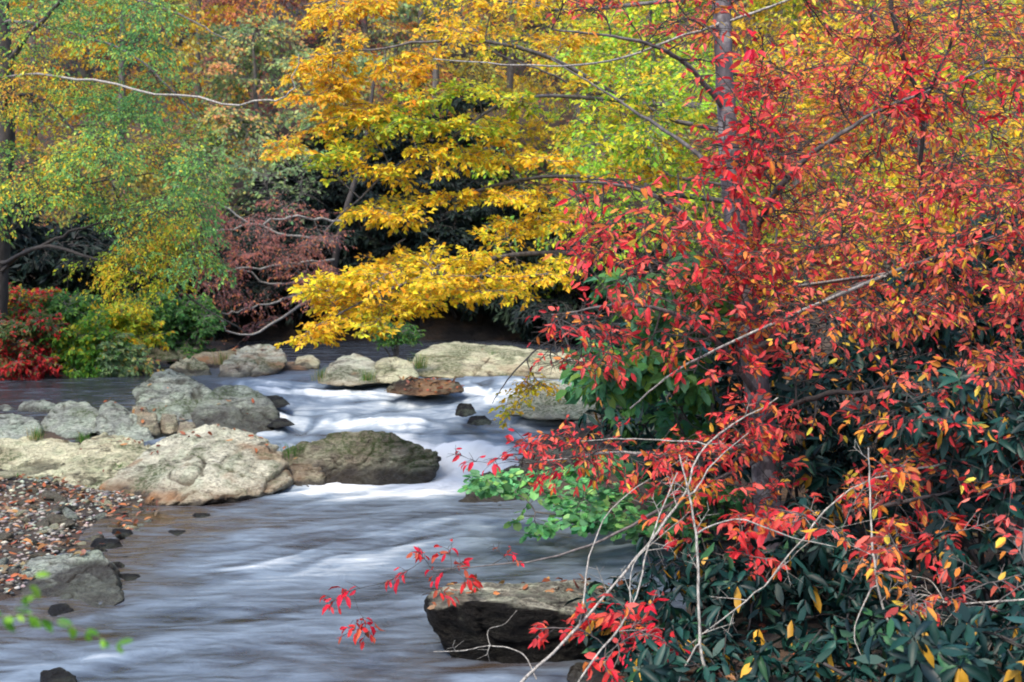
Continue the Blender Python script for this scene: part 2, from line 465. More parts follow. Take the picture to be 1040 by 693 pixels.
    bp = N.new('ShaderNodeBump'); bp.inputs['Strength'].default_value = 0.5; bp.inputs['Distance'].default_value = 0.05
    L.new(n3, bp.inputs['Height']); L.new(bp.outputs[0], b.inputs['Normal'])
    o = N.new('ShaderNodeOutputMaterial'); L.new(b.outputs[0], o.inputs[0])
    ob = g.build('stream_water', [m], attrs={'foam': np.clip(foam, 0, 1.2), 'shallow': np.clip(shal + 0.6 * lee, 0, 1)})
    tag(ob, 'silky blue white stream water running over rock ledges', 'water', kind='structure')


# ------------------------------------------------------------------ rocks
_ICO = {}


def ico(sub):
    if sub not in _ICO:
        bm = bmesh.new(); bmesh.ops.create_icosphere(bm, subdivisions=sub, radius=1.0)
        v = np.array([x.co[:] for x in bm.verts]); f = np.array([[q.index for q in x.verts] for x in bm.faces]); bm.free()
        _ICO[sub] = (v, f)
    return _ICO[sub]


FOOTPRINT = []
LITTER = []          # (points, normals) upward rock surface samples


def hull_shape(pts, sub, seed, amp, soft, strata, sdir):
    bm = bmesh.new()
    for p in pts: bm.verts.new([float(q) for q in p])
    bmesh.ops.convex_hull(bm, input=bm.verts)
    cen = pts.mean(0)
    nn, dd = [], []
    for f in bm.faces:
        n = np.array(f.normal[:]); 
        if np.linalg.norm(n) < 0.5 or f.calc_area() < 1e-6: continue
        d = n @ (np.array(f.verts[0].co[:]) - cen)
        if d < 0: n, d = -n, -d
        nn.append(n); dd.append(max(d, 0.01))
    bm.free()
    nn = np.array(nn); dd = np.array(dd)
    rk = np.random.default_rng(seed + 1000)
    if sub >= 5:
        rn = unit(rk.normal(0, 1, (22, 3)) * np.array([1, 1, 0.8]) + np.array([0, -0.2, 0.25]))
        sup = np.max((pts - cen) @ rn.T, axis=0)
        nn = np.vstack([nn, rn]); dd = np.concatenate([dd, sup * rk.uniform(0.83, 0.98, 22)])
    v, f = ico(sub)
    ext = (pts.max(0) - pts.min(0)) / 2
    u = unit(v * ext)
    # nudge planes so no facet stays perfectly flat
    k = np.maximum(u @ nn.T, 0) / dd[None]
    soft = soft * 3.0
    r = 1.0 / (np.sum(k ** soft, 1) ** (1.0 / soft))
    p = cen + u * r[:, None]
    size = float(np.mean(ext))
    nrm = unit(np.sum((k ** soft)[:, :, None] * nn[None], 1))
    q = p / size
    h = 0.24 * fbm(q * 1.6, 4, seed) + 0.26 * fbm(q * 5, 4, seed + 3) + (0.12 * fbm(q * 15, 3, seed + 13) if sub >= 5 else 0)
    crk = -np.abs(fbm(q * 2.3, 3, seed + 9))
    h += 0.5 * np.maximum(crk + 0.12, 0) / 0.12 * -0.35
    sd = unit(np.array(sdir))
    s = (q @ sd) * 7 + 1.3 * fbm(q * 1.3, 3, seed + 5)
    s = np.floor(s) + np.clip((s % 1.0) * 1.6, 0, 1)
    h += 0.12 * (np.abs(fbm(q * 3.1, 4, seed + 15)) * -2 + 0.5)
    h += strata * 0.9 * (np.abs((s % 1.0) - 0.5) * 2 - 0.5 + 0.4 * vnoise(np.stack([s * 2, s * 0, s * 0], -1), seed))
    wv = q + 0.25 * np.stack([vnoise(q * 2 + 3, seed + 2), vnoise(q * 2 + 9, seed + 4), vnoise(q * 2 + 15, seed + 6)], -1)
    c1 = np.exp(-(vnoise(wv * np.array([1.5, 1.5, 1.5]), seed + 50) / 0.035) ** 2)
    sc = wv @ sd
    c2 = np.exp(-(vnoise(np.stack([sc * 4.2, (wv @ unit(np.array([0.3, 1, 0.2]))) * 0.6, 0 * sc], -1), seed + 60) / 0.06) ** 2)
    crack = np.clip(0.8 * c1 + 0.8 * c2 * (vnoise(q * 1.4, seed + 66) > -0.2), 0, 1) * (sub >= 5)
    p = p + nrm * ((h * amp - 0.055 * crack) * size)[:, None]
    hull_shape.crack = crack
    return p, f, nrm, size


def rock(label, pts, mat, sub=5, seed=0, amp=0.10, soft=14, strata=0.25, sdir=(0.5, 0.1, 1), wet=0.10, moss=0.0, stain=0.0,
         name='rock', cat='rock', litter=0.0, group=None, lv=None, topdry=None, grow=1.10):
    pts = np.array([P(*p) if not isinstance(p, np.ndarray) else p for p in pts])
    p, f, nrm, size = hull_shape((pts - pts.mean(0)) * np.array([grow, grow, 1 + (grow - 1) * .5]) + pts.mean(0), sub, seed, amp, soft, strata, sdir)
    crk = hull_shape.crack
    cen = pts.mean(0)
    if lv is None: lv = level(np.array(pts[:, 1].min()))
    lvl = level(p[:, 1]) if lv is None else lv
    hgt = p[:, 2] - lvl
    nz = fbm(p * 3.5, 3, seed + 21)
    strk = fbm(np.stack([p[:, 0] * 7, p[:, 1] * 2, p[:, 2] * 0.8], -1), 3, seed + 25)
    side_shade = (1 - sstep(0.35, 0.62, nrm[:, 2])) * sstep(-0.06, 0.06, topdry - strk) if topdry is not None else 0 * hgt  # steep faces blackened: shade under the overhang painted into the wet mask
    wet_shade = 1 - sstep(wet * 0.5, wet * 1.3, hgt + 0.06 * nz) if wet > 0 else 0 * hgt
    wet_shade = np.maximum(wet_shade, side_shade)
    mo = np.clip(sstep(0.35 - moss, 0.55 - moss, fbm(p * 2.6, 4, seed + 33) * 0.6 + 0.25 * nrm[:, 2]), 0, 1) * (moss > 0) * (1 - 0.5 * wet_shade)
    sta = np.clip(sstep(0.25, 0.6, fbm(p * 2.2, 3, seed + 44)) * stain + stain * 0.8 * np.exp(-((hgt - wet * 1.4) / 0.08) ** 2), 0, 1)
    g = Geo(); g.add(p, f)
    org = np.array([cen[0], cen[1], pts[:, 2].min()])
    o = g.build(name, [mat], origin=org, attrs={'wet': wet_shade, 'moss': mo, 'stain': sta, 'crack': crk})  # wet also carries the painted side shade
    tag(o, label, cat, group)
    if p[:, 2].min() < level(cen[1]) + 0.02 and -2.6 < cen[0] < 0.4 and 5.5 < cen[1] < 17: FOOTPRINT.append((cen[0], cen[1], np.ptp(p[:, 0]) / 2, np.ptp(p[:, 1]) / 2))
    if litter > 0:
        tri = p[f]; c = tri.mean(1); n = unit(np.cross(tri[:, 1] - tri[:, 0], tri[:, 2] - tri[:, 0]))
        a = np.linalg.norm(np.cross(tri[:, 1] - tri[:, 0], tri[:, 2] - tri[:, 0]), axis=1)
        ok = (n[:, 2] > 0.72) & (fbm(c * 2.4, 2, seed + 71) + litter > 0.55) & (c[:, 2] - lvl > 0.10)
        if ok.any(): LITTER.append((c[ok], n[ok], a[ok], litter))
    return o


def build_rocks():
    R = rock
    # --- left group
    R('largest pale slab of the left bank, sloping down into the pool beside the falls',
      [(92, 512, 11.6), (150, 515, 11.2), (215, 514, 11.1), (262, 500, 11.5), (288, 488, 12.0), (291, 458, 12.5), (262, 446, 12.9), (212, 432, 12.7), (180, 441, 12.6),
       (160, 452, 12.5), (125, 482, 12.2), (100, 502, 12.0), (230, 452, 13.4), (170, 520, 11.6), (288, 500, 12.4)],
      M_ROCK_PALE, 6, 3, 0.075, 18, 0.35, (-0.75, 0.2, 0.7), wet=0.025, moss=0.08, stain=0.55, litter=0.18, lv=0.0)
    R('cream yellow slab wedged between the largest slab and the low left slab',
      [(45, 508, 11.9), (60, 478, 12.2), (85, 450, 12.9), (108, 441, 13.3), (150, 452, 13.2), (152, 462, 12.6), (120, 485, 12.1), (95, 512, 11.7), (70, 512, 11.7), (100, 450, 13.8)],
      M_ROCK_CREAM, 6, 12, 0.075, 16, 0.35, (-0.6, 0.2, 0.8), wet=-0.5, moss=0.06, stain=0.15, litter=0.2, lv=0.0)
    R('broad low cream slab at the left edge above the gravel bar',
      [(-60, 505, 11.8), (-70, 455, 12.9), (0, 448, 13.2), (60, 446, 13.2), (84, 452, 12.9), (60, 480, 12.2), (44, 502, 11.9), (0, 506, 11.6), (-10, 450, 13.8)],
      M_ROCK_CREAM, 6, 23, 0.085, 14, 0.3, (0.2, 0.3, 0.9), wet=-0.5, moss=0.12, stain=0.15, litter=0.28, lv=0.0)
    R('angular grey boulder with a dark hollow in its face behind the cream slab',
      [(96, 440, 13.7), (104, 410, 14.2), (112, 407, 14.4), (134, 420, 14.0), (150, 436, 13.5), (156, 450, 13.3), (140, 456, 13.2), (112, 450, 13.4), (120, 412, 14.8), (150, 440, 14.4)],
      M_ROCK_GREY, 5, 31, 0.10, 16, 0.3, (0.5, 0.2, 0.8), wet=-0.5, litter=0.05, lv=0.3)
    R('rounded blue grey boulder left of the angular boulder',
      [(40, 443, 13.9), (48, 420, 14.3), (64, 408, 14.6), (88, 410, 14.6), (102, 420, 14.2), (104, 440, 13.7), (75, 448, 13.5), (70, 415, 15.2)],
      M_ROCK_GREY, 5, 35, 0.10, 9, 0.2, wet=-0.5, moss=0.02, litter=0.08, lv=0.3)
    R('low pale grey rock at the left edge under the rounded boulder',
      [(-40, 450, 13.6), (-30, 424, 14.2), (10, 421, 14.3), (38, 426, 14.0), (44, 440, 13.6), (20, 450, 13.3), (0, 430, 14.9)],
      M_ROCK_GREY, 5, 39, 0.10, 10, 0.2, wet=-0.5, litter=0.05, lv=0.3)
    R('dark flat grey rock behind the rounded boulder by the still backwater',
      [(18, 424, 14.9), (22, 407, 15.2), (45, 406, 15.3), (62, 414, 15.1), (60, 424, 14.8), (40, 410, 15.8)],
      M_ROCK_GREY, 5, 41, 0.10, 12, 0.2, wet=0.08, litter=0.0)
    R('small brown rock at the left edge beside the still backwater',
      [(-30, 428, 14.9), (-25, 412, 15.2), (8, 411, 15.2), (22, 420, 15.0), (10, 428, 14.7), (0, 414, 15.6)],
      M_ROCK_GREY, 4, 43, 0.10, 9, 0.1, wet=0.05)
    R('tall grey boulder with a leaf filled notch, standing behind the largest slab',
      [(134, 424, 14.6), (138, 396, 15.0), (158, 381, 15.4), (172, 377, 15.6), (200, 386, 15.3), (216, 396, 15.0), (205, 426, 14.4), (165, 430, 14.2), (180, 384, 16.2), (215, 410, 15.8)],
      M_ROCK_GREY, 6, 53, 0.09, 14, 0.3, (0.4, 0.2, 0.8), wet=0.03, litter=0.15, moss=0.02)
    R('wide grey boulder with a dark wet foot at the edge of the upper rapids',
      [(196, 430, 14.2), (202, 404, 14.7), (222, 393, 15.2), (248, 394, 15.2), (274, 408, 14.9), (279, 424, 14.3), (276, 442, 13.9), (240, 444, 13.6), (205, 440, 13.8), (245, 398, 15.8)],
      M_ROCK_GREY, 6, 57, 0.09, 14, 0.3, (0.3, 0.2, 0.9), wet=0.22, litter=0.1, moss=0.03)
    for i, (x, y, w, h, d, lab) in enumerate([
            (150, 440, 26, 22, 13.6, 'brown knee high stone in the gap below the tall boulder'),
            (172, 436, 22, 16, 13.7, 'rounded tan stone in the gap behind the largest slab'),
            (190, 440, 22, 12, 13.5, 'flat orange brown stone tucked behind the top of the largest slab'),
            (142, 428, 20, 16, 14.0, 'small grey stone leaning on the left of the tall boulder')]):
        R(lab, [(x - w / 2, y + 4, d), (x - w / 3, y - h, d + .1), (x + w / 3, y - h * .9, d + .1), (x + w / 2, y + 2, d), (x, y + 6, d - .2), (x, y - h * .7, d + .4)],
          M_ROCK_MOSSY, 4, 60 + i, 0.10, 8, 0.1, wet=0.03, stain=0.3, litter=0.1)
    # --- far left bank and mid stream
    R('pale flat rock with an orange foot at the head of the rapids',
      [(218, 386, 17.3), (226, 370, 17.8), (246, 355, 18.6), (268, 350, 19.0), (288, 354, 18.8), (293, 372, 18.0), (280, 380, 17.6), (250, 388, 17.2), (260, 356, 20)],
      M_ROCK_PALE, 5, 71, 0.09, 12, 0.25, wet=0.05, stain=0.5, litter=0.1, moss=0.03)
    R('yellow mossy rock left of the pale flat rock',
      [(168, 386, 17.6), (176, 368, 18.0), (194, 364, 18.3), (210, 370, 18.0), (216, 386, 17.4), (190, 390, 17.2), (190, 368, 18.9)],
      M_ROCK_CREAM, 5, 73, 0.10, 10, 0.2, wet=0.04, moss=0.2, stain=0.3, litter=0.1)
    R('small cream stone beyond the pale flat rock, out in the channel',
      [(298, 374, 18.6), (302, 363, 18.9), (316, 361, 19), (326, 368, 18.8), (322, 376, 18.4), (312, 364, 19.4)],
      M_ROCK_CREAM, 4, 75, 0.10, 8, 0.1, wet=0.03, stain=0.2)
    R('low orange brown ledge under the far bank on the left',
      [(190, 372, 19.0), (200, 358, 19.4), (240, 356, 19.6), (300, 370, 18.8), (318, 378, 18.2), (280, 384, 17.9), (215, 382, 18.3), (250, 362, 20.5)],
      M_ROCK_MOSSY, 5, 77, 0.08, 10, 0.2, wet=0.03, stain=0.9, litter=0.3)
    R('tan stone at the foot of the green bushes on the left bank',
      [(132, 388, 17.6), (138, 373, 17.9), (156, 372, 18), (168, 384, 17.6), (150, 390, 17.3), (150, 375, 18.4)],
      M_ROCK_CREAM, 4, 79, 0.10, 8, 0.1, wet=0.03, stain=0.5)
    R('long mossy bank boulder under the rust coloured tree',
      [(142, 364, 19.6), (148, 341, 20.0), (172, 335, 20.3), (198, 338, 20.2), (206, 360, 19.6), (175, 370, 19.2), (175, 340, 21.2)],
      M_ROCK_MOSSY, 5, 81, 0.10, 8, 0.15, wet=0.0, moss=0.45, litter=0.2)
    R('rounded mid stream rock with grass at its foot and an orange wet base',
      [(322, 392, 16.2), (330, 376, 16.6), (345, 364, 17.0), (362, 360, 17.2), (384, 368, 16.9), (388, 390, 16.1), (355, 393, 15.9), (360, 364, 17.9)],
      M_ROCK_PALE, 5, 83, 0.09, 9, 0.2, wet=0.04, moss=0.14, stain=0.5)
    R('smooth pale mid stream rock with a white scar beside the grassy one',
      [(378, 390, 16.2), (384, 366, 16.8), (402, 362, 17.0), (420, 370, 16.8), (428, 384, 16.4), (410, 390, 16.0), (400, 366, 17.6)],
      M_ROCK_CREAM, 5, 85, 0.07, 9, 0.2, wet=0.04, moss=0.05)
    R('broad pale rock ledge across the stream below the dark thicket',
      [(420, 384, 17.2), (426, 360, 18.4), (445, 350, 19.2), (470, 348, 19.6), (500, 352, 19.3), (545, 356, 19), (600, 362, 18.6), (600, 390, 17), (545, 386, 16.9), (470, 386, 17), (480, 352, 21)],
      M_ROCK_CREAM, 6, 87, 0.06, 12, 0.3, (0.1, 0.2, 1), wet=0.03, moss=0.08, stain=0.25, litter=0.06)
    R('low dark rock in the rapids capped with orange fallen leaves',
      [(390, 400, 15.5), (400, 387, 15.9), (430, 385, 16.1), (465, 388, 16), (474, 399, 15.6), (430, 403, 15.3), (430, 387, 16.5)],
      M_ROCK_DARK, 5, 89, 0.12, 8, 0.2, wet=0.05, litter=0.75, stain=0.5)
    R('pale rock at the right bank behind the small yellow leaves',
      [(515, 424, 14.2), (520, 398, 14.8), (545, 387, 15.2), (580, 390, 15.1), (610, 410, 14.6), (600, 428, 14.0), (550, 428, 13.9), (560, 390, 15.8)],
      M_ROCK_PALE, 5, 91, 0.09, 10, 0.2, wet=0.14, moss=0.04)
    R('small black stone breaking the white rapids',
      [(462, 422, 14.1), (466, 410, 14.3), (478, 410, 14.3), (484, 420, 14.1), (472, 424, 13.9), (472, 412, 14.5)],
      M_ROCK_DARK, 4, 93, 0.14, 7, 0.1, wet=0.1)
    R('flat black stone just below the small one in the rapids',
      [(474, 431, 13.75), (478, 423, 13.9), (492, 422, 13.9), (500, 430, 13.7), (486, 433, 13.6), (486, 424, 14.1)],
      M_ROCK_DARK, 4, 95, 0.14, 7, 0.1, wet=0.1)
    R('low dark rock at the left side of the rapids beside the wide grey boulder',
      [(258, 414, 14.9), (264, 403, 15.2), (282, 402, 15.2), (296, 411, 14.9), (278, 416, 14.7), (276, 404, 15.6)],
      M_ROCK_DARK, 4, 97, 0.14, 8, 0.1, wet=0.2)
    R('flat dark stone awash at the left of the rapids below the low dark one',
      [(262, 432, 14.1), (270, 424, 14.3), (290, 425, 14.3), (300, 432, 14.0), (280, 435, 13.9), (280, 426, 14.5)],
      M_ROCK_DARK, 4, 98, 0.14, 8, 0.1, wet=0.2)
    R('long mossy rock across the falls, dark at its left end and tan on top',
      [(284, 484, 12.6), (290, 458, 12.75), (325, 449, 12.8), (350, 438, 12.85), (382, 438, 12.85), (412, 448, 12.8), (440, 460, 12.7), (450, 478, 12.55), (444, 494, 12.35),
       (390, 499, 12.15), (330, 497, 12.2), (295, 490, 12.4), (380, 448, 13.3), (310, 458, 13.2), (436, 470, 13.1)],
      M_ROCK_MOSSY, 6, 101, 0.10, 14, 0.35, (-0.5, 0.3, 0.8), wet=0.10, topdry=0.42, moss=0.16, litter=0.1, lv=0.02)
    R('small rounded brown rock between the largest slab and the falls',
      [(286, 500, 12.1), (290, 476, 12.4), (306, 470, 12.6), (324, 472, 12.5), (330, 486, 12.3), (328, 499, 12.0), (305, 501, 11.9), (308, 474, 13)],
      M_ROCK_MOSSY, 5, 103, 0.10, 10, 0.2, wet=0.06, moss=0.15, lv=0.0, stain=0.2)
    R('leaf strewn right bank rock under the red twigs at the falls',
      [(466, 520, 11.3), (474, 494, 11.7), (500, 480, 12.1), (540, 470, 12.5), (600, 480, 12.4), (600, 545, 10.9), (530, 528, 11.0), (490, 524, 11.1), (540, 478, 13)],
      M_ROCK_MOSSY, 5, 105, 0.12, 10, 0.2, wet=0.14, moss=0.15, litter=0.7, lv=0.0)
    R('brown slab leaning on the right bank above the falls',
      [(520, 470, 12.6), (560, 452, 13.2), (600, 420, 14.0), (640, 430, 13.9), (640, 480, 12.4), (560, 490, 12.2), (600, 440, 14.6)],
      M_ROCK_MOSSY, 5, 107, 0.10, 10, 0.3, wet=0.05, litter=0.5, stain=0.4)
    # --- near rocks
    R('near grey boulder with a leaf scattered top at the end of the gravel bar',
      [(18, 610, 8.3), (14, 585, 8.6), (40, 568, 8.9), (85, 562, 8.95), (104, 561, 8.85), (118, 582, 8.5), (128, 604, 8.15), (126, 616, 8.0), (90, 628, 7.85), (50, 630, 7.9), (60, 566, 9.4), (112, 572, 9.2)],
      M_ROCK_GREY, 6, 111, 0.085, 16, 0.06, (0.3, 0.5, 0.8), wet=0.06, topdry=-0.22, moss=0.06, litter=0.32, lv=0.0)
    R('smooth dark stone under the near grey boulder',
      [(44, 634, 7.75), (52, 616, 7.9), (68, 613, 7.95), (80, 626, 7.8), (78, 638, 7.65), (58, 640, 7.6), (62, 616, 8.2)],
      M_ROCK_DARK, 4, 113, 0.08, 7, 0.1, wet=0.1)
    R('small wet stone poking out of the water at the bottom edge',
      [(38, 694, 6.55), (44, 682, 6.65), (60, 679, 6.7), (76, 686, 6.6), (78, 697, 6.4), (58, 701, 6.3), (60, 682, 6.9)],
      M_ROCK_DARK, 4, 115, 0.12, 8, 0.1, wet=0.08, litter=0.35)
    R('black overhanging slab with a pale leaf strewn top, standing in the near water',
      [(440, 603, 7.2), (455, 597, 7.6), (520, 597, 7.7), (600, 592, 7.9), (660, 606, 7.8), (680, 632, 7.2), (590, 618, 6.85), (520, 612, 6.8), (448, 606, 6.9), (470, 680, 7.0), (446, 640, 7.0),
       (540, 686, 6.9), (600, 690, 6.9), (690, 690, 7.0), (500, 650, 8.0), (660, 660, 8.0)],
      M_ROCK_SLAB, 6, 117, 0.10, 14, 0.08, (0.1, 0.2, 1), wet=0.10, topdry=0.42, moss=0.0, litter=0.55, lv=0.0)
    R('flat grey stone at the bottom edge below the black slab',
      [(575, 694, 6.5), (582, 674, 6.75), (620, 668, 6.85), (660, 674, 6.8), (664, 700, 6.4), (600, 702, 6.3), (620, 672, 7.1)],
      M_ROCK_GREY, 5, 119, 0.10, 10, 0.3, wet=0.1, litter=0.3, lv=0.0)
    for i, (x, y, w, h, lab) in enumerate([
            (124, 542, 26, 8, 'flat black stone at the water edge of the gravel bar, topmost of three'),
            (180, 541, 22, 4, 'thin black stone awash in the pool below the largest slab'),
            (205, 524, 22, 5, 'mossy sliver of stone under the foot of the largest slab'),
            (132, 586, 26, 6, 'flat black stone awash right of the near grey boulder'),
            (108, 552, 34, 9, 'dark wet stone at the waterline of the gravel bar')]):
        d = 2.0 * F / (y + h * .5 - 258)
        R(lab, [(x - w / 2, y + h * .6, d), (x - w / 3, y - h * .6, d + .05), (x + w / 3, y - h * .5, d + .05), (x + w / 2, y + h * .5, d), (x, y + h, d - .12), (x, y - h * .3, d + .2)],
          M_ROCK_DARK, 4, 130 + i, 0.10, 8, 0.1, wet=0.1)


# ------------------------------------------------------------------ foliage engine
def net(nodes, nrad, targets, seed, sag=0.08, steps=7, pen=0.0, r_tip=0.003, c_r=0.011):
    """connect each target to the nearest wood already there; returns paths and radii"""
    r = np.random.default_rng(seed)
    T = np.asarray(targets, float)
    npos = [np.asarray(nodes, float)]; nr = [np.asarray(nrad, float)]
    d0 = np.min(np.linalg.norm(T[:, None] - npos[0][None], axis=2), 1)
    paths, rad = [], []
    A, R = npos[0], nr[0]
    for i in np.argsort(d0):
        t = T[i]
        d = np.linalg.norm(A - t, axis=1) + pen * np.maximum(A[:, 2] - t[2], 0) + 0.4 * np.maximum(t[2] - A[:, 2] - 0.5, 0)
        d = np.where(np.linalg.norm(A - t, axis=1) < 0.12, 99, d)
        j = int(np.argmin(d)); S = A[j]
        ln = np.linalg.norm(t - S)
        u = np.linspace(0, 1, steps)[:, None]
        mid = S + (t - S) * 0.45 + np.array([0, 0, sag * ln]) + r.normal(0, 0.07, 3) * ln
        p = (1 - u) ** 2 * S + 2 * u * (1 - u) * mid + u ** 2 * t
        p[1:-1] += r.normal(0, 0.012, (steps - 2, 3)) * ln
        r0 = min(0.75 * R[j], r_tip + c_r * ln)
        rr = r0 + (r_tip - r0) * u[:, 0]
        paths.append(p); rad.append(rr)
        A = np.vstack([A, p[2:]]); R = np.concatenate([R, rr[2:]])
    return np.array(paths), np.array(rad)


def twigs_on(paths, n, length, t0, angle, up, r, droop=0.15, jit=0.2, lift=0.0, taper=True):
    """n side twigs on every path -> (N*n, 4, 3)"""
    N, K, _ = paths.shape
    t = t0 + (1 - t0) * (np.arange(n)[None, :] + r.uniform(0.2, 0.8, (N, n))) / n
    f = np.clip(t * (K - 1), 0, K - 1.001); i = f.astype(int); u = (f - i)[..., None]
    ar = np.arange(N)[:, None]
    a, b = paths[ar, i], paths[ar, i + 1]
    pos = a + (b - a) * u
    tan = unit(b - a)
    upv = unit(np.asarray(up, float)[None, None] + r.normal(0, 0.12, (N, n, 3)))
    side = unit(np.cross(upv, tan))
    sg = np.where((np.arange(n)[None, :] + r.integers(0, 2, (N, 1))) % 2 == 0, 1.0, -1.0)[..., None]
    an = angle * r.uniform(0.75, 1.2, (N, n, 1))
    d = unit(tan * np.cos(an) + side * sg * np.sin(an) + upv * lift + r.normal(0, jit, (N, n, 3)))
    L = length * r.uniform(0.55, 1.15, (N, n))
    if taper: L = L * (1.15 - 0.75 * t)
    s = np.linspace(0, 1, 4)[None, None, :, None]
    p = pos[:, :, None] + d[:, :, None] * (L[..., None, None] * s) + np.array([0, 0, -1.0]) * (droop * L[..., None, None] * s ** 2)
    return p.reshape(N * n, 4, 3)


def leaves_on(tw, m, r, ang=0.9, droop=0.35, up=(0, 0, 1), upj=0.45, s0=0.15):
    """m leaves along every twig -> pos, dir, nrm"""
    N = len(tw)
    s = s0 + (1 - s0) * (np.arange(m)[None, :] + r.uniform(0, 0.7, (N, m))) / m
    f = np.clip(s * 3, 0, 2.999); i = f.astype(int); u = (f - i)[..., None]
    ar = np.arange(N)[:, None]
    a, b = tw[ar, i], tw[ar, i + 1]
    pos = a + (b - a) * u
    tan = unit(b - a)
    upv = unit(np.asarray(up, float) + r.normal(0, upj, (N, m, 3)))
    side = unit(np.cross(upv, tan))
    sg = np.where(np.arange(m)[None, :] % 2 == 0, 1.0, -1.0)[..., None]
    an = ang * r.uniform(0.4, 1.25, (N, m, 1))
    an[:, -1] *= 0.2
    d = tan * np.cos(an) + side * sg * np.sin(an) + r.normal(0, 0.18, (N, m, 3))
    d[..., 2] -= droop * r.uniform(0.4, 1.5, (N, m))
    d = unit(d)
    return pos.reshape(-1, 3), d.reshape(-1, 3), upv.reshape(-1, 3)


T4 = (np.array([[0, 0, 0], [0.45, -0.5, 0.10], [1, 0, -0.06], [0.45, 0.5, 0.10]]), np.array([[0, 1, 2], [0, 2, 3]]))
T8 = (np.array([[0, 0, 0], [0.28, -0.42, 0.07], [0.68, -0.40, 0.02], [1, 0, -0.16], [0.68, 0.40, 0.02], [0.28, 0.42, 0.07], [0.3, 0, 0], [0.68, 0, -0.05]]),
      [np.array([[0, 1, 6], [0, 6, 5], [2, 3, 7], [7, 3, 4]]), np.array([[1, 2, 7, 6], [6, 7, 4, 5]])])
T6R = (np.array([[0, 0, 0], [0.25, -0.48, 0.03], [0.72, -0.45, 0.02], [1, 0, -0.05], [0.72, 0.45, 0.02], [0.25, 0.48, 0.03], [0.5, 0, -0.03]]),
       [np.array([[0, 1, 6], [1, 2, 6], [2, 3, 6], [3, 4, 6], [4, 5, 6], [5, 0, 6]])])


def leaf_geo(g, pos, d, nrm, length, width, tmpl, col, mat=0):
    """length, width arrays (n,) ; col (n,3)"""
    x = unit(d); y = unit(np.cross(nrm, x)); z = np.cross(x, y) * np.random.default_rng(len(pos)).uniform(-0.8, 2.6, (len(pos), 1))
    tv, tf = tmpl
    if not isinstance(tf, list): tf = [tf]
    n, k = len(pos), len(tv)
    v = (pos[:, None] + x[:, None] * (tv[None, :, 0:1] * length[:, None, None]) + y[:, None] * (tv[None, :, 1:2] * width[:, None, None])
         + z[:, None] * (tv[None, :, 2:3] * length[:, None, None]))
    c = np.repeat(col, k, axis=0)
    base = (np.arange(n) * k)[:, None, None]
    n0 = g.n
    g.add(v.reshape(-1, 3), (base + tf[0][None]).reshape(-1, tf[0].shape[1]), mat, c)
    for extra in tf[1:]:                                   # same vertices, more faces
        fx = (base + extra[None]).reshape(-1, extra.shape[1]) + n0
        g.l.append(fx.ravel()); g.t.append(np.full(len(fx), fx.shape[1], np.int64)); g.m.append(np.full(len(fx), mat, np.int64))


def colours(pos, pal, r, scale=0.8, mix=0.5, jit=0.16, seed=0):
    """palette colour per leaf: neighbouring leaves tend to share a colour"""
    n = len(pos)
    u = mix * fbm(pos * scale, 2, seed) * 1.2 + (1 - mix) * r.normal(0, 0.6, n)
    rank = np.empty(n); rank[np.argsort(u)] = (np.arange(n) + 0.5) / n
    w = np.array([p[1] for p in pal], float); w = np.cumsum(w / w.sum())
    idx = np.clip(np.searchsorted(w, rank), 0, len(pal) - 1)
    c = np.array([p[0] for p in pal])[idx]
    c = c * np.exp(r.normal(0, jit, (n, 1))) * np.exp(r.normal(0, jit * 0.4, (n, 3)))
    return np.clip(c, 0.002, 0.9)


# palettes, linear base colours
RED = [((0.70, 0.040, 0.055), 2.2), ((0.82, 0.12, 0.10), 2.8), ((0.48, 0.03, 0.04), 0.9), ((0.82, 0.26, 0.06), 1.5), ((0.76, 0.42, 0.05), 0.45)]
REDORANGE = [((0.68, 0.05, 0.06), 2.0), ((0.80, 0.15, 0.11), 2.5), ((0.80, 0.28, 0.05), 1.6), ((0.78, 0.50, 0.06), 0.7), ((0.40, 0.06, 0.05), 0.8)]
CRIMSON = [((0.70, 0.02, 0.05), 3), ((0.62, 0.03, 0.03), 2)]
YELLOW = [((0.46, 0.48, 0.04), 1.0), ((0.86, 0.61, 0.035), 3.0), ((0.88, 0.54, 0.03), 2.8), ((0.82, 0.40, 0.025), 0.8)]
YELLOWGREEN = [((0.287, 0.431, 0.043), 2), ((0.517, 0.575, 0.043), 2.2), ((0.88, 0.661, 0.043), 2.0), ((0.88, 0.489, 0.029), 1)]
GOLD = [((0.88, 0.56, 0.035), 2.6), ((0.88, 0.46, 0.03), 2.2), ((0.78, 0.31, 0.03), 0.6), ((0.55, 0.50, 0.05), 0.8)]
LEFTGREEN = [((0.125, 0.312, 0.106), 2.2), ((0.213, 0.45, 0.112), 2.8), ((0.425, 0.575, 0.088), 1.5), ((0.88, 0.675, 0.05), 0.9), ((0.88, 0.425, 0.05), 0.5)]
LIME = [((0.303, 0.55, 0.041), 3), ((0.578, 0.632, 0.041), 2), ((0.88, 0.688, 0.041), 1.2), ((0.165, 0.343, 0.055), 1)]
RUST = [((0.312, 0.12, 0.102), 2), ((0.432, 0.156, 0.12), 2), ((0.6, 0.24, 0.096), 0.9), ((0.216, 0.102, 0.108), 1)]
SAGE = [((0.196, 0.314, 0.147), 2), ((0.314, 0.431, 0.167), 2), ((0.588, 0.51, 0.137), 0.8), ((0.666, 0.333, 0.137), 0.5)]
OLIVE = [((0.351, 0.351, 0.088), 2), ((0.597, 0.474, 0.079), 2), ((0.878, 0.527, 0.07), 1.2), ((0.456, 0.211, 0.105), 0.8)]
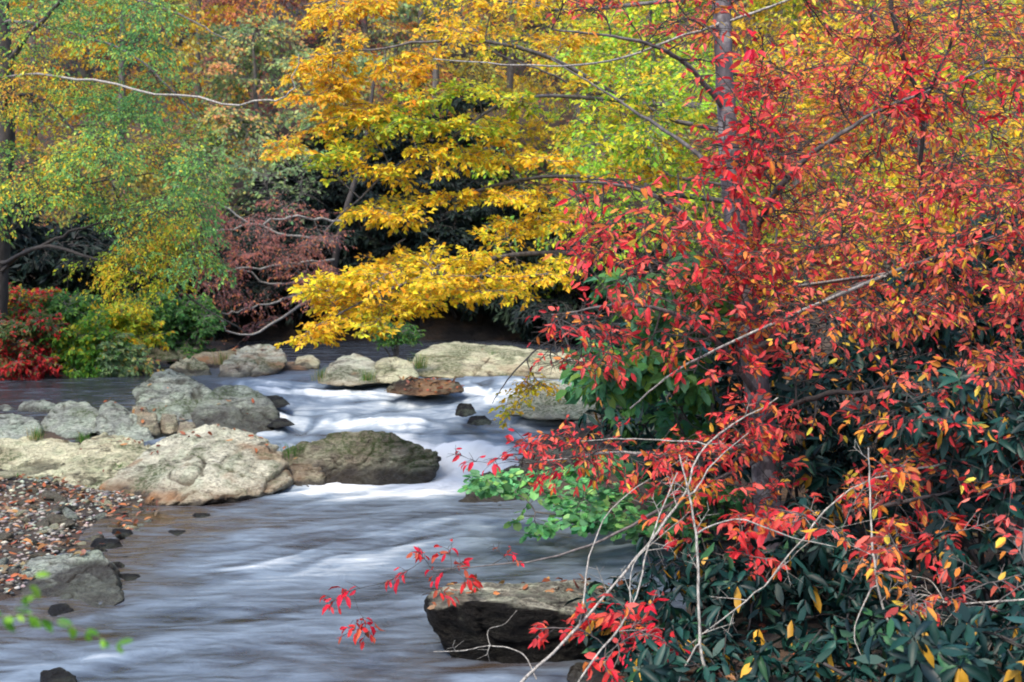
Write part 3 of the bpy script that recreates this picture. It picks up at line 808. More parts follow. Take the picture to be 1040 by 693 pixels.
ORANGEBROWN = [((0.777, 0.287, 0.085), 2), ((0.88, 0.456, 0.068), 2), ((0.473, 0.169, 0.101), 1), ((0.845, 0.608, 0.101), 0.8)]
EVERGREEN = [((0.010, 0.018, 0.018), 2), ((0.016, 0.030, 0.024), 2), ((0.025, 0.045, 0.025), 0.5)]
SHRUBGREEN = [((0.05, 0.15, 0.04), 2), ((0.08, 0.22, 0.05), 2), ((0.16, 0.30, 0.05), 1)]
FRESH = [((0.10, 0.32, 0.12), 2), ((0.16, 0.43, 0.16), 2.4), ((0.28, 0.52, 0.15), 1)]
RHODO = [((0.006, 0.033, 0.029), 3), ((0.011, 0.050, 0.042), 2.2), ((0.004, 0.020, 0.019), 2.2), ((0.026, 0.085, 0.038), 0.4)]


def in_poly(poly, n, r):
    poly = np.array(poly, float); lo, hi = poly.min(0), poly.max(0)
    out = []
    while len(out) < n:
        q = r.uniform(lo, hi)
        x, y = q; c = False; j = len(poly) - 1
        for i in range(len(poly)):
            if (poly[i, 1] > y) != (poly[j, 1] > y) and x < (poly[j, 0] - poly[i, 0]) * (y - poly[i, 1]) / (poly[j, 1] - poly[i, 1]) + poly[i, 0]: c = not c
            j = i
        if c: out.append(q)
    return np.array(out)


def zone(poly, n, d0, d1, r):
    q = in_poly(poly, n, r)
    return np.array([P(x, y, r.uniform(d0, d1)) for x, y in q])


def foliage(g, paths, r, pal, n1=8, l1=0.5, n2=3, m=6, ll=(0.07, 0.1), asp=0.45, tmpl=T4, up=(0, -0.35, 0.94), droop=0.35, tdroop=0.15, t0=0.35,
            wood=1, twig_r=0.0018, scale=0.8, mix=0.5, seed=0, twigs=True, upj=0.45, keep=1.0, ang=0.9, jit=0.16, twcol=None):
    """side twigs, sub-twigs and leaves on every path"""
    t1 = twigs_on(paths, n1, l1, t0, 0.95, up, r, tdroop)
    allt = [t1]
    if n2: allt.append(twigs_on(t1, n2, l1 * 0.45, 0.25, 0.85, up, r, tdroop))
    tips = np.stack([paths[:, -3], paths[:, -3] * .5 + paths[:, -2] * .5, paths[:, -2], paths[:, -1]], 1)
    tw = np.concatenate(allt + [tips])
    if twigs:
        for q, rr in zip(allt, (twig_r * 1.5, twig_r)):
            tube_geo(g, q, np.broadcast_to(np.array([rr * 1.3, rr, rr * .8, rr * .5]), (len(q), 4)), 3, wood)
    pos, d, nrm = leaves_on(tw, m, r, ang, droop, up, upj)
    if keep < 1:
        k = r.uniform(0, 1, len(pos)) < keep * np.clip(0.75 + 0.8 * fbm(pos * 1.4, 2, seed + 5), 0.15, 1.4)
        pos, d, nrm = pos[k], d[k], nrm[k]
    ln = r.uniform(ll[0], ll[1], len(pos)) * r.choice([0.7, 1, 1, 1.1], len(pos))
    leaf_geo(g, pos, d, nrm, ln, ln * asp * r.uniform(0.75, 1.15, len(pos)), tmpl, colours(pos, pal, r, scale, mix, jit, seed))
    return len(pos)


# ------------------------------------------------------------------ trees
def crown_targets(base, h0, h1, rad, n, r, lean=(0, 0), shape=1.0):
    """points spread through an uneven crown"""
    out = []
    ph = r.uniform(0, 7)
    while len(out) < n:
        a = r.uniform(0, 2 * np.pi); t = r.uniform(0, 1)
        prof = (0.25 + 1.0 * math.sin(min(1, t * 1.15 + 0.12) * np.pi * 0.92)) * (0.8 + 0.25 * math.sin(3 * a + ph) + 0.15 * math.sin(5 * a + 2 * ph + 4 * t))
        q = rad * prof * math.sqrt(r.uniform(0.12, 1))
        out.append([base[0] + math.cos(a) * q + lean[0] * t, base[1] + math.sin(a) * q + lean[1] * t, base[2] + h0 + (h1 - h0) * t])
    return np.array(out)


def make_tree(name, label, base, height, h0, rad, pal, seed, nb=46, bark=None, lean=(0, 0), tr=0.11, group=None, cat='tree', **kw):
    r = np.random.default_rng(seed)
    base = np.array(base, float)
    e = empty(name, base, label, cat, group)
    n = 16
    u = np.linspace(0, 1, n)[:, None]
    wob = np.cumsum(r.normal(0, 0.05, (n, 3)), 0) * height / 8; wob[:, 2] = 0; wob -= wob[0]
    tp = base + np.array([lean[0], lean[1], height * 0.94]) * u + wob * 0.6
    tp[0, 2] -= 0.25
    tr_r = tr * (1 - 0.86 * u[:, 0]) + 0.008; tr_r[0] *= 1.35
    tg = Geo(); tube_geo(tg, tp, tr_r, 9, 0, rough=0.12, seed=seed)
    T = crown_targets(base, h0, height, rad, nb, r, lean)
    k = tp[:, 2] > base[2] + h0 * 0.6
    paths, prad = net(tp[k], tr_r[k], T, seed, sag=0.10, c_r=0.014)
    tube_geo(tg, paths, prad, 5, 0)
    tg.build('trunk', [bark or M_BARK], parent=e)
    cg = Geo()
    foliage(cg, paths, r, pal, seed=seed, **kw)
    cg.build('crown', [M_LEAF, bark or M_BARK], parent=e, smooth=False)
    return e


def make_shrub(name, label, base, targets, pal, seed, nst=5, lm=None, bark=None, spread=0.35, sr=0.016, cat='shrub', group=None, sag=0.05, **kw):
    r = np.random.default_rng(seed)
    base = np.array(base, float)
    e = empty(name, base, label, cat, group)
    targets = np.asarray(targets)
    c = targets.mean(0)
    stems, srad = [], []
    for i in range(nst):
        a = base + np.array([r.normal(0, spread * .3), r.normal(0, spread * .3), -0.12])
        tip = base + (c - base) * r.uniform(0.6, 0.95) + np.array([r.normal(0, spread), r.normal(0, spread), 0])
        u = np.linspace(0, 1, 9)[:, None]
        mid = a + (tip - a) * [0.25, 0.25, 0.6]
        stems.append((1 - u) ** 2 * a + 2 * u * (1 - u) * mid + u ** 2 * tip + r.normal(0, 0.012, (9, 3)))
        srad.append(sr * (1 - 0.6 * u[:, 0]))
    stems = np.array(stems); srad = np.array(srad)
    paths, prad = net(stems.reshape(-1, 3), srad.ravel(), targets, seed, sag=sag)
    sg = Geo(); tube_geo(sg, stems, srad, 6); tube_geo(sg, paths, prad, 4)
    sg.build('stem', [bark or M_BARK], parent=e)
    g = Geo()
    foliage(g, paths, r, pal, seed=seed, **kw)
    g.build('foliage', [lm or M_LEAF, bark or M_BARK], parent=e, smooth=False)
    return e


def ellip(c, rx, ry, rz, n, r, shell=0.5):
    v = unit(r.normal(0, 1, (n, 3))); v[:, 2] = np.abs(v[:, 2]) * 1.0 - 0.25
    q = r.uniform(shell, 1, (n, 1)) ** 0.7
    q = q * (0.8 + 0.35 * fbm(v * 1.8 + np.array(c), 2, n)[:, None])
    return np.array(c) + v * q * np.array([rx, ry, rz])


def limb_geo(pts, r0, r1, n=18, seed=0, wob=0.005):
    r = np.random.default_rng(seed)
    p = spline(np.array([P(*q) if not isinstance(q, np.ndarray) else q for q in pts]), n)
    ln = np.linalg.norm(p[-1] - p[0])
    p[1:-1] += r.normal(0, wob * ln * 0.4, (n - 2, 3))
    return p, np.linspace(r0, r1, n)


def red_tree():
    r = np.random.default_rng(501)
    base = P(786, 560, 8.0)
    base[2] = gz(base[0], base[1])
    e = empty('red_leaved_tree', base, 'large red leaved tree with a grey trunk on the near right bank', 'tree')
    tpts = [base + [0, 0, -0.15], P(778, 470, 8.0), P(766, 370, 8.05), P(750, 250, 8.1), P(738, 120, 8.15), P(733, 0, 8.2), P(728, -150, 8.3), P(735, -330, 8.4)]
    tp = spline(np.array(tpts), 60); tr = np.interp(np.linspace(0, 1, 60), [0, .1, 1], [0.105, 0.08, 0.035])
    g = Geo(); tube_geo(g, tp, tr, 16, 0, rough=0.16, seed=5); g.build('trunk', [M_TRUNK], parent=e)
    limbs = [
        ([(758, 300, 8.05), (700, 225, 7.8), (640, 190, 7.6), (575, 185, 7.5)], 0.022, 0.004, M_BARK),
        ([(752, 265, 8.1), (800, 180, 7.7), (880, 120, 7.5), (1000, 70, 7.5)], 0.024, 0.004, M_BARK),
        ([(764, 360, 8.05), (830, 310, 7.6), (910, 275, 7.3), (1010, 240, 7.2)], 0.022, 0.005, M_BARK),
        ([(768, 400, 8.0), (720, 340, 7.6), (650, 310, 7.3), (560, 320, 7.3)], 0.020, 0.004, M_BARK),
        ([(737, 110, 8.15), (690, 60, 7.9), (640, 40, 7.7), (560, 30, 7.6)], 0.018, 0.004, M_BARK),
        ([(735, 24, 8.2), (800, 0, 7.9), (870, -30, 7.7)], 0.009, 0.004, M_PALEBARK),
        ([(735, 24, 8.2), (690, 38, 7.9), (610, 64, 7.7), (530, 66, 7.6), (440, 60, 7.5)], 0.009, 0.003, M_PALEBARK),
        ([(940, 380, 8.6), (935, 200, 8.3), (936, 110, 8.2), (915, 50, 8.1), (895, -60, 8)], 0.012, 0.014, M_DARKBARK),
        ([(936, 110, 8.2), (970, 30, 8.0), (985, -60, 8)], 0.010, 0.007, M_DARKBARK),
        ([(745, 190, 8.1), (700, 150, 8.3), (640, 110, 8.7), (560, 60, 9.0)], 0.018, 0.004, M_BARK),
        ([(772, 430, 8.0), (840, 400, 7.4), (930, 400, 7.0), (1040, 380, 6.9)], 0.020, 0.004, M_DARKBARK),
        ([(774, 450, 8.0), (700, 462, 7.4), (620, 460, 7.2), (545, 470, 7.2)], 0.016, 0.003, M_PALEBARK),
        ([(912, 274, 7.0), (850, 300, 7.05), (770, 335, 7.1), (690, 375, 7.2), (640, 415, 7.3)], 0.010, 0.004, M_PALEBARK),
        ([(776, 465, 8.0), (700, 500, 7.3), (620, 545, 7.0), (540, 570, 6.9), (440, 580, 6.9)], 0.013, 0.002, M_BARK),
        ([(782, 520, 8.0), (860, 520, 7.2), (960, 500, 6.8), (1050, 470, 6.7)], 0.016, 0.004, M_BARK),
    ]
    nodes, nrad = [tp[8:]], [tr[8:] * .5]
    for i, (pts, r0, r1, m) in enumerate(limbs):
        p, rr = limb_geo(pts, r0, r1, 22, 900 + i)
        if i not in (10, 7, 8): p[0] = tp[np.argmin(np.linalg.norm(tp - p[0], axis=1))]
        g = Geo(); tube_geo(g, p, rr, 7, 0, rough=0.15, seed=i); g.build('limb', [m], parent=e)
        if i not in (12, 7, 8): nodes.append(p[3:]); nrad.append(rr[3:])
    g = Geo()
    allnodes, allrad = np.concatenate(nodes), np.concatenate(nrad)
    Z = [
        ([(560, 190), (640, 175), (740, 225), (760, 300), (700, 330), (600, 290), (570, 240)], 60, 6.8, 8.2, RED, 1.15),
        ([(545, 330), (620, 300), (720, 330), (710, 395), (600, 400), (550, 370)], 32, 6.8, 8.0, RED, 1.05),
        ([(700, 40), (790, 30), (800, 200), (760, 330), (715, 290), (700, 180)], 42, 7.2, 7.9, CRIMSON + RED, 1.3),
        ([(770, 230), (900, 190), (1060, 170), (1060, 330), (920, 330), (790, 340)], 200, 6.5, 9.0, REDORANGE, 0.9),
        ([(760, 60), (900, 20), (1060, 20), (1060, 180), (920, 200), (780, 230)], 215, 7.2, 9.6, REDORANGE, 0.85),
        ([(550, -20), (760, -30), (760, 40), (640, 50)], 42, 7.4, 8.6, REDORANGE, 1.0),
        ([(880, 70), (1040, 60), (1040, 130), (900, 120)], 14, 7.0, 7.8, CRIMSON, 1.1),
        ([(780, -30), (1050, -30), (1050, 60), (860, 60)], 60, 7.6, 9.4, REDORANGE, 0.9),
        ([(510, 445), (620, 430), (760, 425), (760, 480), (640, 490), (520, 485)], 30, 6.9, 7.8, RED, 0.95),
        ([(790, 345), (1050, 330), (1060, 410), (950, 430), (820, 430)], 36, 6.2, 7.8, REDORANGE, 1.05),
        ([(820, 430), (1050, 420), (1050, 500), (880, 520)], 30, 6.0, 7.4, REDORANGE, 1.1),
        ([(740, 330), (800, 330), (820, 520), (760, 520)], 24, 7.0, 7.8, RED, 1.1),
        ([(715, 60), (785, 60), (800, 340), (740, 340)], 30, 7.2, 7.8, RED, 1.0),
    ]
    for zi, (poly, n, d0, d1, pal, ls) in enumerate(Z):
        T = zone(poly, n, d0, d1, r)
        paths, prad = net(allnodes, allrad, T, 520 + zi, sag=0.06, pen=0.2)
        tube_geo(g, paths, prad * 1.15, 5, 1)
        foliage(g, paths, r, pal, n1=5, l1=0.26, n2=1, m=4, ll=(0.035 * ls, 0.062 * ls), asp=0.42, tmpl=T8, up=(0, -0.5, 0.86), droop=0.35, tdroop=0.10, t0=0.1,
                twig_r=0.0015, seed=530 + zi, scale=1.1, mix=0.3, upj=0.6, keep=0.62 / ls, jit=0.22)
    # scarlet tips hanging low over the water
    T2 = np.array([P(440, 585, 6.9), P(408, 582, 6.9), P(470, 570, 6.95), P(455, 556, 7.0), P(480, 590, 6.85), P(520, 560, 6.95), P(560, 480, 7.2), P(478, 466, 7.3), P(500, 470, 7.25), P(462, 460, 7.3),
                   P(355, 635, 6.7), P(348, 600, 6.75), P(425, 560, 6.9), P(335, 612, 6.7), P(372, 645, 6.6), P(395, 590, 6.85), P(450, 605, 6.8), P(500, 555, 6.95), P(545, 485, 7.2), P(520, 455, 7.3)])
    p2, pr2 = net(allnodes, allrad, T2, 507, sag=-0.02, r_tip=0.0015, c_r=0.004)
    tube_geo(g, p2, pr2, 4, 1)
    foliage(g, p2, r, CRIMSON + [((0.5, 0.10, 0.05), 1)], n1=6, l1=0.14, n2=0, m=3, ll=(0.035, 0.065), asp=0.42, tmpl=T8, droop=0.6, t0=0.62, twig_r=0.001, seed=508, twigs=True, keep=0.8)
    g.build('crown', [M_LEAF, M_DARKBARK], parent=e, smooth=False)


def yellow_tree():
    r = np.random.default_rng(601)
    base = P(690, 480, 13.2); base[2] = gz(base[0], base[1])
    e = empty('golden_beech', base, 'golden yellow beech leaning over the stream behind the red leaved tree', 'tree')
    tp = spline(np.array([base + [0, 0, -0.2], P(735, 350, 13.2), P(742, 200, 13.1), P(738, 90, 13), P(735, 0, 12.9), P(722, -120, 12.9), P(700, -260, 13)]), 50)
    tr = np.linspace(0.085, 0.025, 50)
    g = Geo(); tube_geo(g, tp, tr, 12, 0, rough=0.1); g.build('trunk', [M_BARK], parent=e)
    L = [([(705, 130, 13.1), (640, 105, 12.7), (560, 98, 12.4), (510, 105, 12.2), (450, 145, 12), (400, 170, 12), (330, 235, 12)], 0.022, 0.006),
         ([(697, 300, 13.1), (620, 265, 12.4), (540, 258, 12), (450, 275, 11.6), (370, 305, 11.4), (310, 338, 11.3)], 0.03, 0.004),
         ([(690, 200, 13.1), (600, 180, 12.6), (520, 185, 12.3), (440, 205, 12.1), (350, 215, 12)], 0.025, 0.004),
         ([(655, 115, 13), (560, 60, 12.5), (470, 40, 12.2), (380, 50, 12), (300, 60, 12)], 0.025, 0.004),
         ([(590, 15, 12.9), (500, 0, 12.5), (400, -10, 12.2), (310, 5, 12.1)], 0.02, 0.004),
         ([(690, 190, 13.1), (600, 100, 12.9), (520, 60, 12.8), (430, 30, 12.8)], 0.016, 0.004),
         ([(700, 330, 13.2), (620, 330, 12.6), (560, 345, 12.3), (520, 380, 12.1), (500, 410, 12.0)], 0.015, 0.003)]
    nodes, nrad = [], []
    for i, (pts, a, b) in enumerate(L):
        p, rr = limb_geo(pts, a, b, 26, 950 + i)
        p[0] = tp[np.argmin(np.linalg.norm(tp - p[0], axis=1))]
        g = Geo(); tube_geo(g, p, rr, 7, 0, rough=0.12, seed=i); g.build('limb', [M_BARK], parent=e)
        nodes.append(p[5:]); nrad.append(rr[5:])
    nodes, nrad = np.concatenate(nodes), np.concatenate(nrad)
    g = Geo()
    kw = dict(n1=8, l1=0.32, n2=2, m=5, ll=(0.042, 0.064), asp=0.58, tmpl=T4, up=(0, -0.28, 0.96), droop=0.22, tdroop=0.05, t0=0.3, twig_r=0.0014, upj=0.5, jit=0.2)
    LAY = [([(575, 262), (480, 256), (400, 270), (350, 286), (312, 300)], 6, 22, 11.2, 12.4, YELLOW), ([(570, 278), (470, 282), (400, 302), (345, 322), (300, 342)], 6, 26, 11.0, 12.2, YELLOW),
           ([(530, 270), (450, 270), (380, 288), (330, 312)], 5, 16, 10.9, 12.2, YELLOW), ([(530, 292), (450, 298), (400, 316), (350, 334)], 5, 14, 11, 12, YELLOW),
           ([(590, 206), (500, 200), (420, 208), (345, 220)], 5, 20, 11.6, 12.8, YELLOW), ([(585, 222), (520, 230), (455, 240)], 5, 12, 11.6, 12.6, YELLOW),
           ([(570, 165), (480, 158), (400, 168), (340, 190)], 7, 18, 11.6, 12.8, YELLOW), ([(560, 135), (460, 128), (380, 142), (328, 168)], 7, 20, 11.6, 12.8, YELLOWGREEN),
           ([(560, 105), (460, 100), (390, 112), (330, 130)], 7, 18, 11.6, 12.8, YELLOWGREEN), ([(440, 95), (350, 112), (300, 138), (278, 156)], 7, 11, 11.6, 12.4, GOLD),
           ([(470, 66), (400, 70), (335, 92), (288, 122)], 7, 11, 11.6, 12.6, GOLD), ([(480, 30), (400, 40), (335, 62), (296, 72)], 7, 11, 11.6, 12.6, GOLD),
           ([(450, -10), (380, 2), (320, 16), (288, 22)], 7, 11, 11.6, 12.6, GOLD), ([(600, 45), (520, 36), (430, 30)], 9, 14, 11.8, 13.2, GOLD),
           ([(600, 10), (520, 0), (430, -10)], 9, 14, 11.8, 13.2, YELLOW), ([(690, 120), (620, 130), (560, 140)], 12, 10, 12.2, 13.4, YELLOWGREEN),
           ([(690, 80), (620, 85), (560, 80)], 12, 8, 12.2, 13.4, YELLOW), ([(690, 165), (620, 175), (570, 190)], 8, 8, 12.2, 13.2, YELLOW), ([(570, 393), (530, 402), (485, 413)], 5, 4, 12, 12.5, YELLOW)]
    for zi, (line, th, n, d0, d1, pal) in enumerate(LAY):
        c = spline(np.array([(x, y, 0.0) for x, y in line]), 40)[r.uniform(0, 39, n).astype(int)]
        T = np.array([P(q[0] + r.normal(0, 5), q[1] + r.normal(0, th), r.uniform(d0, d1)) for q in c])
        paths, prad = net(nodes, nrad, T, 610 + zi, sag=0.05, c_r=0.006)
        tube_geo(g, paths, prad * 1.2, 4, 1)
        k2 = dict(kw)
        if zi >= 13: k2['keep'] = 0.8
        if zi == len(LAY) - 1: k2.update(keep=0.5, l1=0.42)
        foliage(g, paths, r, pal, seed=620 + zi, scale=0.9, mix=0.45, **k2)
    g.build('crown', [M_LEAF, M_BARK], parent=e, smooth=False)


def left_tree():
    r = np.random.default_rng(701)
    base = P(4, 395, 13.6); base[0] -= 0.1; base = np.array([base[0] - 0.15, 17.6, 0]); base[2] = gz(base[0], base[1])
    base = P(2, 392, 17.6); base[2] = gz(base[0], base[1])
    e = empty('fine_leaved_green_tree', base, 'fine leaved green tree with dark trunk at the left edge', 'tree')
    d = 17.5
    tp = spline(np.array([base + [0, 0, -0.2], P(-2, 300, d), P(4, 200, d), P(8, 100, d), P(2, 0, d), P(0, -150, d), P(6, -300, d)]), 50)
    tr = np.linspace(0.13, 0.05, 50)
    g = Geo(); tube_geo(g, tp, tr, 12, 0, rough=0.12); g.build('trunk', [M_DARKBARK], parent=e)
    L = [([(6, 110, d), (0, 80, 16.5), (60, 78, 14.5), (130, 86, 12.8), (210, 104, 11.6), (270, 102, 11.1), (298, 92, 11), (303, 55, 11)], 0.015, 0.004, M_PALEBARK),
         ([(6, 120, d), (10, 65, 16.5), (30, 35, 15.8), (62, 0, 15), (85, -40, 14.6)], 0.04, 0.012, M_BARK),
         ([(8, 100, d), (40, 98, 16.4), (75, 132, 15.6), (110, 170, 15)], 0.025, 0.006, M_DARKBARK),
         ([(0, 230, d), (20, 205, 16.8), (60, 196, 16), (100, 185, 15.4), (160, 175, 14.8)], 0.028, 0.006, M_DARKBARK),
         ([(-1, 270, d), (30, 255, 16.6), (75, 235, 16), (120, 222, 15.4), (175, 215, 15)], 0.028, 0.006, M_DARKBARK),
         ([(-1, 275, d), (40, 250, 16.4), (90, 262, 15.8), (140, 278, 15.4), (172, 286, 15.2), (215, 318, 15), (250, 338, 15)], 0.024, 0.005, M_DARKBARK),
         ([(2, 205, d), (20, 175, 16.6), (45, 158, 16)], 0.022, 0.006, M_DARKBARK),
         ([(3, 20, d), (60, 30, 16.3), (140, 60, 15.4), (200, 120, 14.8)], 0.024, 0.006, M_BARK),
         ([(0, -60, d), (80, -20, 16), (170, 10, 15.2), (230, 40, 14.8)], 0.024, 0.006, M_BARK)]
    nodes, nrad = [], []
    for i, (pts, a, b, m) in enumerate(L):
        p, rr = limb_geo(pts, a, b, 26, 970 + i)
        p[0] = tp[np.argmin(np.linalg.norm(tp - p[0], axis=1))]
        g = Geo(); tube_geo(g, p, rr, 7, 0, rough=0.12, seed=i); g.build('limb', [m], parent=e)
        if i not in (0,): nodes.append(p[6:]); nrad.append(rr[6:])
    nodes, nrad = np.concatenate(nodes), np.concatenate(nrad)
    g = Geo()
    for zi, (poly, n, d0, d1, pal) in enumerate([
            ([(-40, 150), (60, 140), (150, 110), (205, 130), (218, 190), (205, 270), (150, 255), (80, 200), (-40, 230)], 75, 14, 17, LEFTGREEN),
            ([(-40, -30), (150, -30), (200, 60), (190, 130), (100, 120), (-40, 130)], 60, 14.4, 17.4, LEFTGREEN),
            ([(80, 275), (180, 240), (190, 280), (120, 300)], 12, 15, 16, YELLOWGREEN)]):
        T = zone(poly, n, d0, d1, r)
        paths, prad = net(nodes, nrad, T, 710 + zi, sag=0.04, c_r=0.006)
        tube_geo(g, paths, prad, 4, 1)
        foliage(g, paths, r, pal, n1=9, l1=0.55, n2=4, m=8, ll=(0.032, 0.052), asp=0.5, tmpl=T4, up=(0.1, -0.45, 0.88), droop=0.35, tdroop=0.3, t0=0.2, twig_r=0.0016, upj=0.4, seed=720 + zi, scale=0.8, mix=0.55, keep=0.8)
    g.build('crown', [M_LEAF, M_DARKBARK], parent=e, smooth=False)


def rust_tree():
    r = np.random.default_rng(801)
    base = P(330, 350, 24.4); base[2] = gz(base[0], base[1])
    e = empty('rust_leaved_tree', base, 'thinly leaved rust brown tree with pale sweeping branches over the far pool', 'tree')
    tp = spline(np.array([base + [0, 0, -0.3], P(338, 280, 24.4), P(350, 220, 24.3), P(370, 150, 24.4), P(380, 80, 24.6)]), 30)
    tr = np.linspace(0.12, 0.04, 30)
    g = Geo(); tube_geo(g, tp, tr * .7, 10, 0, rough=0.12); g.build('trunk', [M_DARKBARK], parent=e)
    L = [[(348, 225, 24.3), (300, 222, 23.6), (240, 232, 23), (195, 240, 22.6)],
         [(340, 265, 24.3), (290, 268, 23.4), (230, 274, 22.8), (190, 272, 22.4)],
         [(338, 280, 24.3), (300, 300, 23), (260, 312, 22.4), (225, 318, 22)],
         [(336, 290, 24.3), (290, 322, 22.8), (250, 340, 22), (215, 322, 21.6), (180, 300, 21.2)],
         [(344, 245, 24.3), (280, 235, 24), (220, 205, 23.6), (180, 190, 23)],
         [(338, 275, 24.3), (280, 290, 23.6), (220, 262, 23), (170, 250, 22.4)]]
    nodes, nrad = [], []
    for i, pts in enumerate(L):
        p, rr = limb_geo(pts, 0.026, 0.008, 20, 990 + i, 0.02)
        p[0] = tp[np.argmin(np.linalg.norm(tp - p[0], axis=1))]
        g = Geo(); tube_geo(g, p, rr, 6, 0); g.build('limb', [M_PALEBARK], parent=e)
        nodes.append(p[4:]); nrad.append(rr[4:])
    T = zone([(160, 250), (195, 205), (330, 195), (338, 300), (290, 332), (210, 325), (170, 300)], 72, 22, 24.4, r)
    paths, prad = net(np.concatenate(nodes), np.concatenate(nrad), T, 811, sag=0.02, c_r=0.008)
    g = Geo(); tube_geo(g, paths, prad, 4, 1)
    foliage(g, paths, r, RUST, n1=8, l1=0.6, n2=3, m=6, ll=(0.04, 0.065), asp=0.55, up=(0, -0.3, 0.95), droop=0.5, tdroop=0.25, t0=0.15, twig_r=0.0016, seed=812, keep=0.95)
    g.build('crown', [M_LEAF, M_BARK], parent=e, smooth=False)


def background():
    # trees on the far hillside: (px, distance, height, crown start, crown radius, palette, label)
    rows = [
        (-60, 27, 8.0, 0.8, 2.4, YELLOWGREEN, 'yellow green tree beyond the left edge tree'),
        (40, 30, 8.5, 0.6, 2.5, GOLD, 'gold and orange tree on the hillside behind the fine leaved green tree'),
        (120, 27.5, 7.5, 0.6, 2.3, OLIVE, 'olive leaved tree behind the tips of the long pale limb'),
        (200, 31, 7.5, 0.6, 2.4, GOLD, 'orange leaved tree on the hillside above the rust tree'),
        (262, 28, 4.6, 0.3, 1.9, SAGE, 'low sage green tree just above the rust brown branches'),
        (280, 34, 7.0, 0.8, 2.4, RUST, 'brown purple tree high on the hillside left of the golden beech'),
        (340, 27, 4.2, 0.3, 1.7, SAGE, 'sage green bushy tree peeping between the golden beech limbs'),
        (372, 33, 8.0, 0.6, 2.4, ORANGEBROWN, 'orange brown tree behind the top left of the golden beech'),
        (440, 30, 7.5, 0.8, 2.4, OLIVE, 'olive and yellow tree right behind the golden beech'),
        (520, 34, 8.0, 0.8, 2.6, YELLOW, 'yellow hillside tree behind the crossing grey limbs'),
        (590, 28, 7.5, 0.5, 2.3, YELLOWGREEN, 'yellow green tree behind the left edge of the red leaves'),
        (655, 24, 6.2, 0.4, 2.2, LIME, 'lime green tree left of the grey trunk'),
        (735, 29, 8.0, 0.6, 2.5, YELLOWGREEN, 'yellow and lime tree directly behind the grey trunk'),
        (810, 25, 6.8, 0.5, 2.2, YELLOWGREEN, 'yellow green tree right of the grey trunk'),
        (885, 28, 8.0, 0.5, 2.4, ORANGEBROWN, 'orange brown tree behind the upper red leaves'),
        (950, 24, 6.8, 0.5, 2.2, YELLOWGREEN, 'yellow green tree glimpsed between the red leaves at the upper right'),
        (1030, 27, 8.0, 0.5, 2.5, GOLD, 'gold leaved tree at the right edge of the hillside'),
        (1110, 24, 7.5, 0.5, 2.3, YELLOW, 'yellow tree just beyond the right edge'),
        (-20, 38, 9, 1.0, 3.0, ORANGEBROWN, 'orange tree high on the slope at the far left'),
        (90, 40, 9, 1.0, 3.0, YELLOWGREEN, 'yellow green tree high on the slope behind the long pale limb'),
        (180, 43, 9, 1.0, 3.2, OLIVE, 'olive tree at the top of the slope behind the orange leaved tree'),
        (260, 41, 8, 1.0, 3.0, ORANGEBROWN, 'orange brown tree at the top of the slope above the brown purple one'),
        (345, 42, 9, 1.0, 3.0, RUST, 'rust purple tree high on the slope behind the golden beech crown'),
        (430, 40, 9, 1.0, 3.0, SAGE, 'grey green tree high on the slope behind the olive and yellow one'),
        (500, 44, 9, 1.0, 3.2, RUST, 'dull purple brown tree on the highest visible slope'),
        (590, 40, 9, 1.0, 3.0, ORANGEBROWN, 'orange brown tree high on the slope above the lime green tree'),
        (680, 38, 9, 1.0, 3.0, GOLD, 'golden tree high on the slope just left of the grey trunk'),
        (770, 41, 9, 1.0, 3.0, RUST, 'rust brown tree high on the slope just right of the grey trunk'),
        (860, 38, 9, 1.0, 3.0, GOLD, 'golden tree high on the slope behind the red twigs'),
        (950, 41, 9, 1.0, 3.2, ORANGEBROWN, 'orange brown tree high on the slope at the upper right'),
        (1050, 38, 9, 1.0, 3.0, YELLOWGREEN, 'yellow green tree high on the slope at the right edge'),
    ]
    for i, (px, d, h, h0, rad, pal, lab) in enumerate(rows):
        x = (px - 520) / F * d
        far = d > 36
        make_tree('hillside_tree', lab, (x, d, gz(x, d) - 0.1), h, h0, rad, pal, 2000 + i, nb=52, group='trees on the far hillside',
                  n1=11, l1=1.0 if not far else 1.3, n2=3, m=7 if not far else 6, ll=(0.07, 0.11) if not far else (0.10, 0.16), asp=0.6, up=(0, -0.4, 0.9), droop=0.35,
                  twig_r=0.003, t0=0.15, mix=0.5, scale=0.6, jit=0.22, tr=0.10 + 0.03 * far, bark=M_BARK, keep=0.9)
    # dark evergreen thicket at the head of the pool
    r = np.random.default_rng(77)
    th = [(300, 25.4, 1.5, 2.6, 'dark evergreen bush under the rust brown tree'), (360, 25.8, 1.7, 3.4, 'dark evergreen bush behind the left tip of the golden boughs'),
          (420, 25.4, 1.7, 3.6, 'dark evergreen bush behind the middle of the golden boughs'), (480, 25.6, 1.7, 3.2, 'dark evergreen bush above the broad pale ledge'),
          (540, 25.2, 1.7, 2.8, 'dark evergreen bush at the right end of the broad pale ledge'), (600, 24.0, 1.7, 2.8, 'dark evergreen bush behind the lower red leaves at the stream edge'),
          (240, 26.0, 1.6, 2.0, 'dark evergreen bush behind the long mossy bank boulder'), (170, 24.5, 1.6, 2.2, 'dark evergreen bush between the green bushes and the rust tree'),
          (100, 21.5, 1.5, 2.2, 'dark evergreen bush behind the green and yellow bushes'), (20, 20.5, 1.5, 2.2, 'dark evergreen bush behind the red bush at the left edge'),
          (330, 27.5, 1.8, 3.4, 'tall dark evergreen bush just behind the thicket at the left'), (450, 27.8, 1.9, 3.8, 'tall dark evergreen bush just behind the thicket at the centre'),
          (395, 26.8, 1.8, 4.2, 'tallest dark evergreen bush of the thicket behind the golden boughs')]
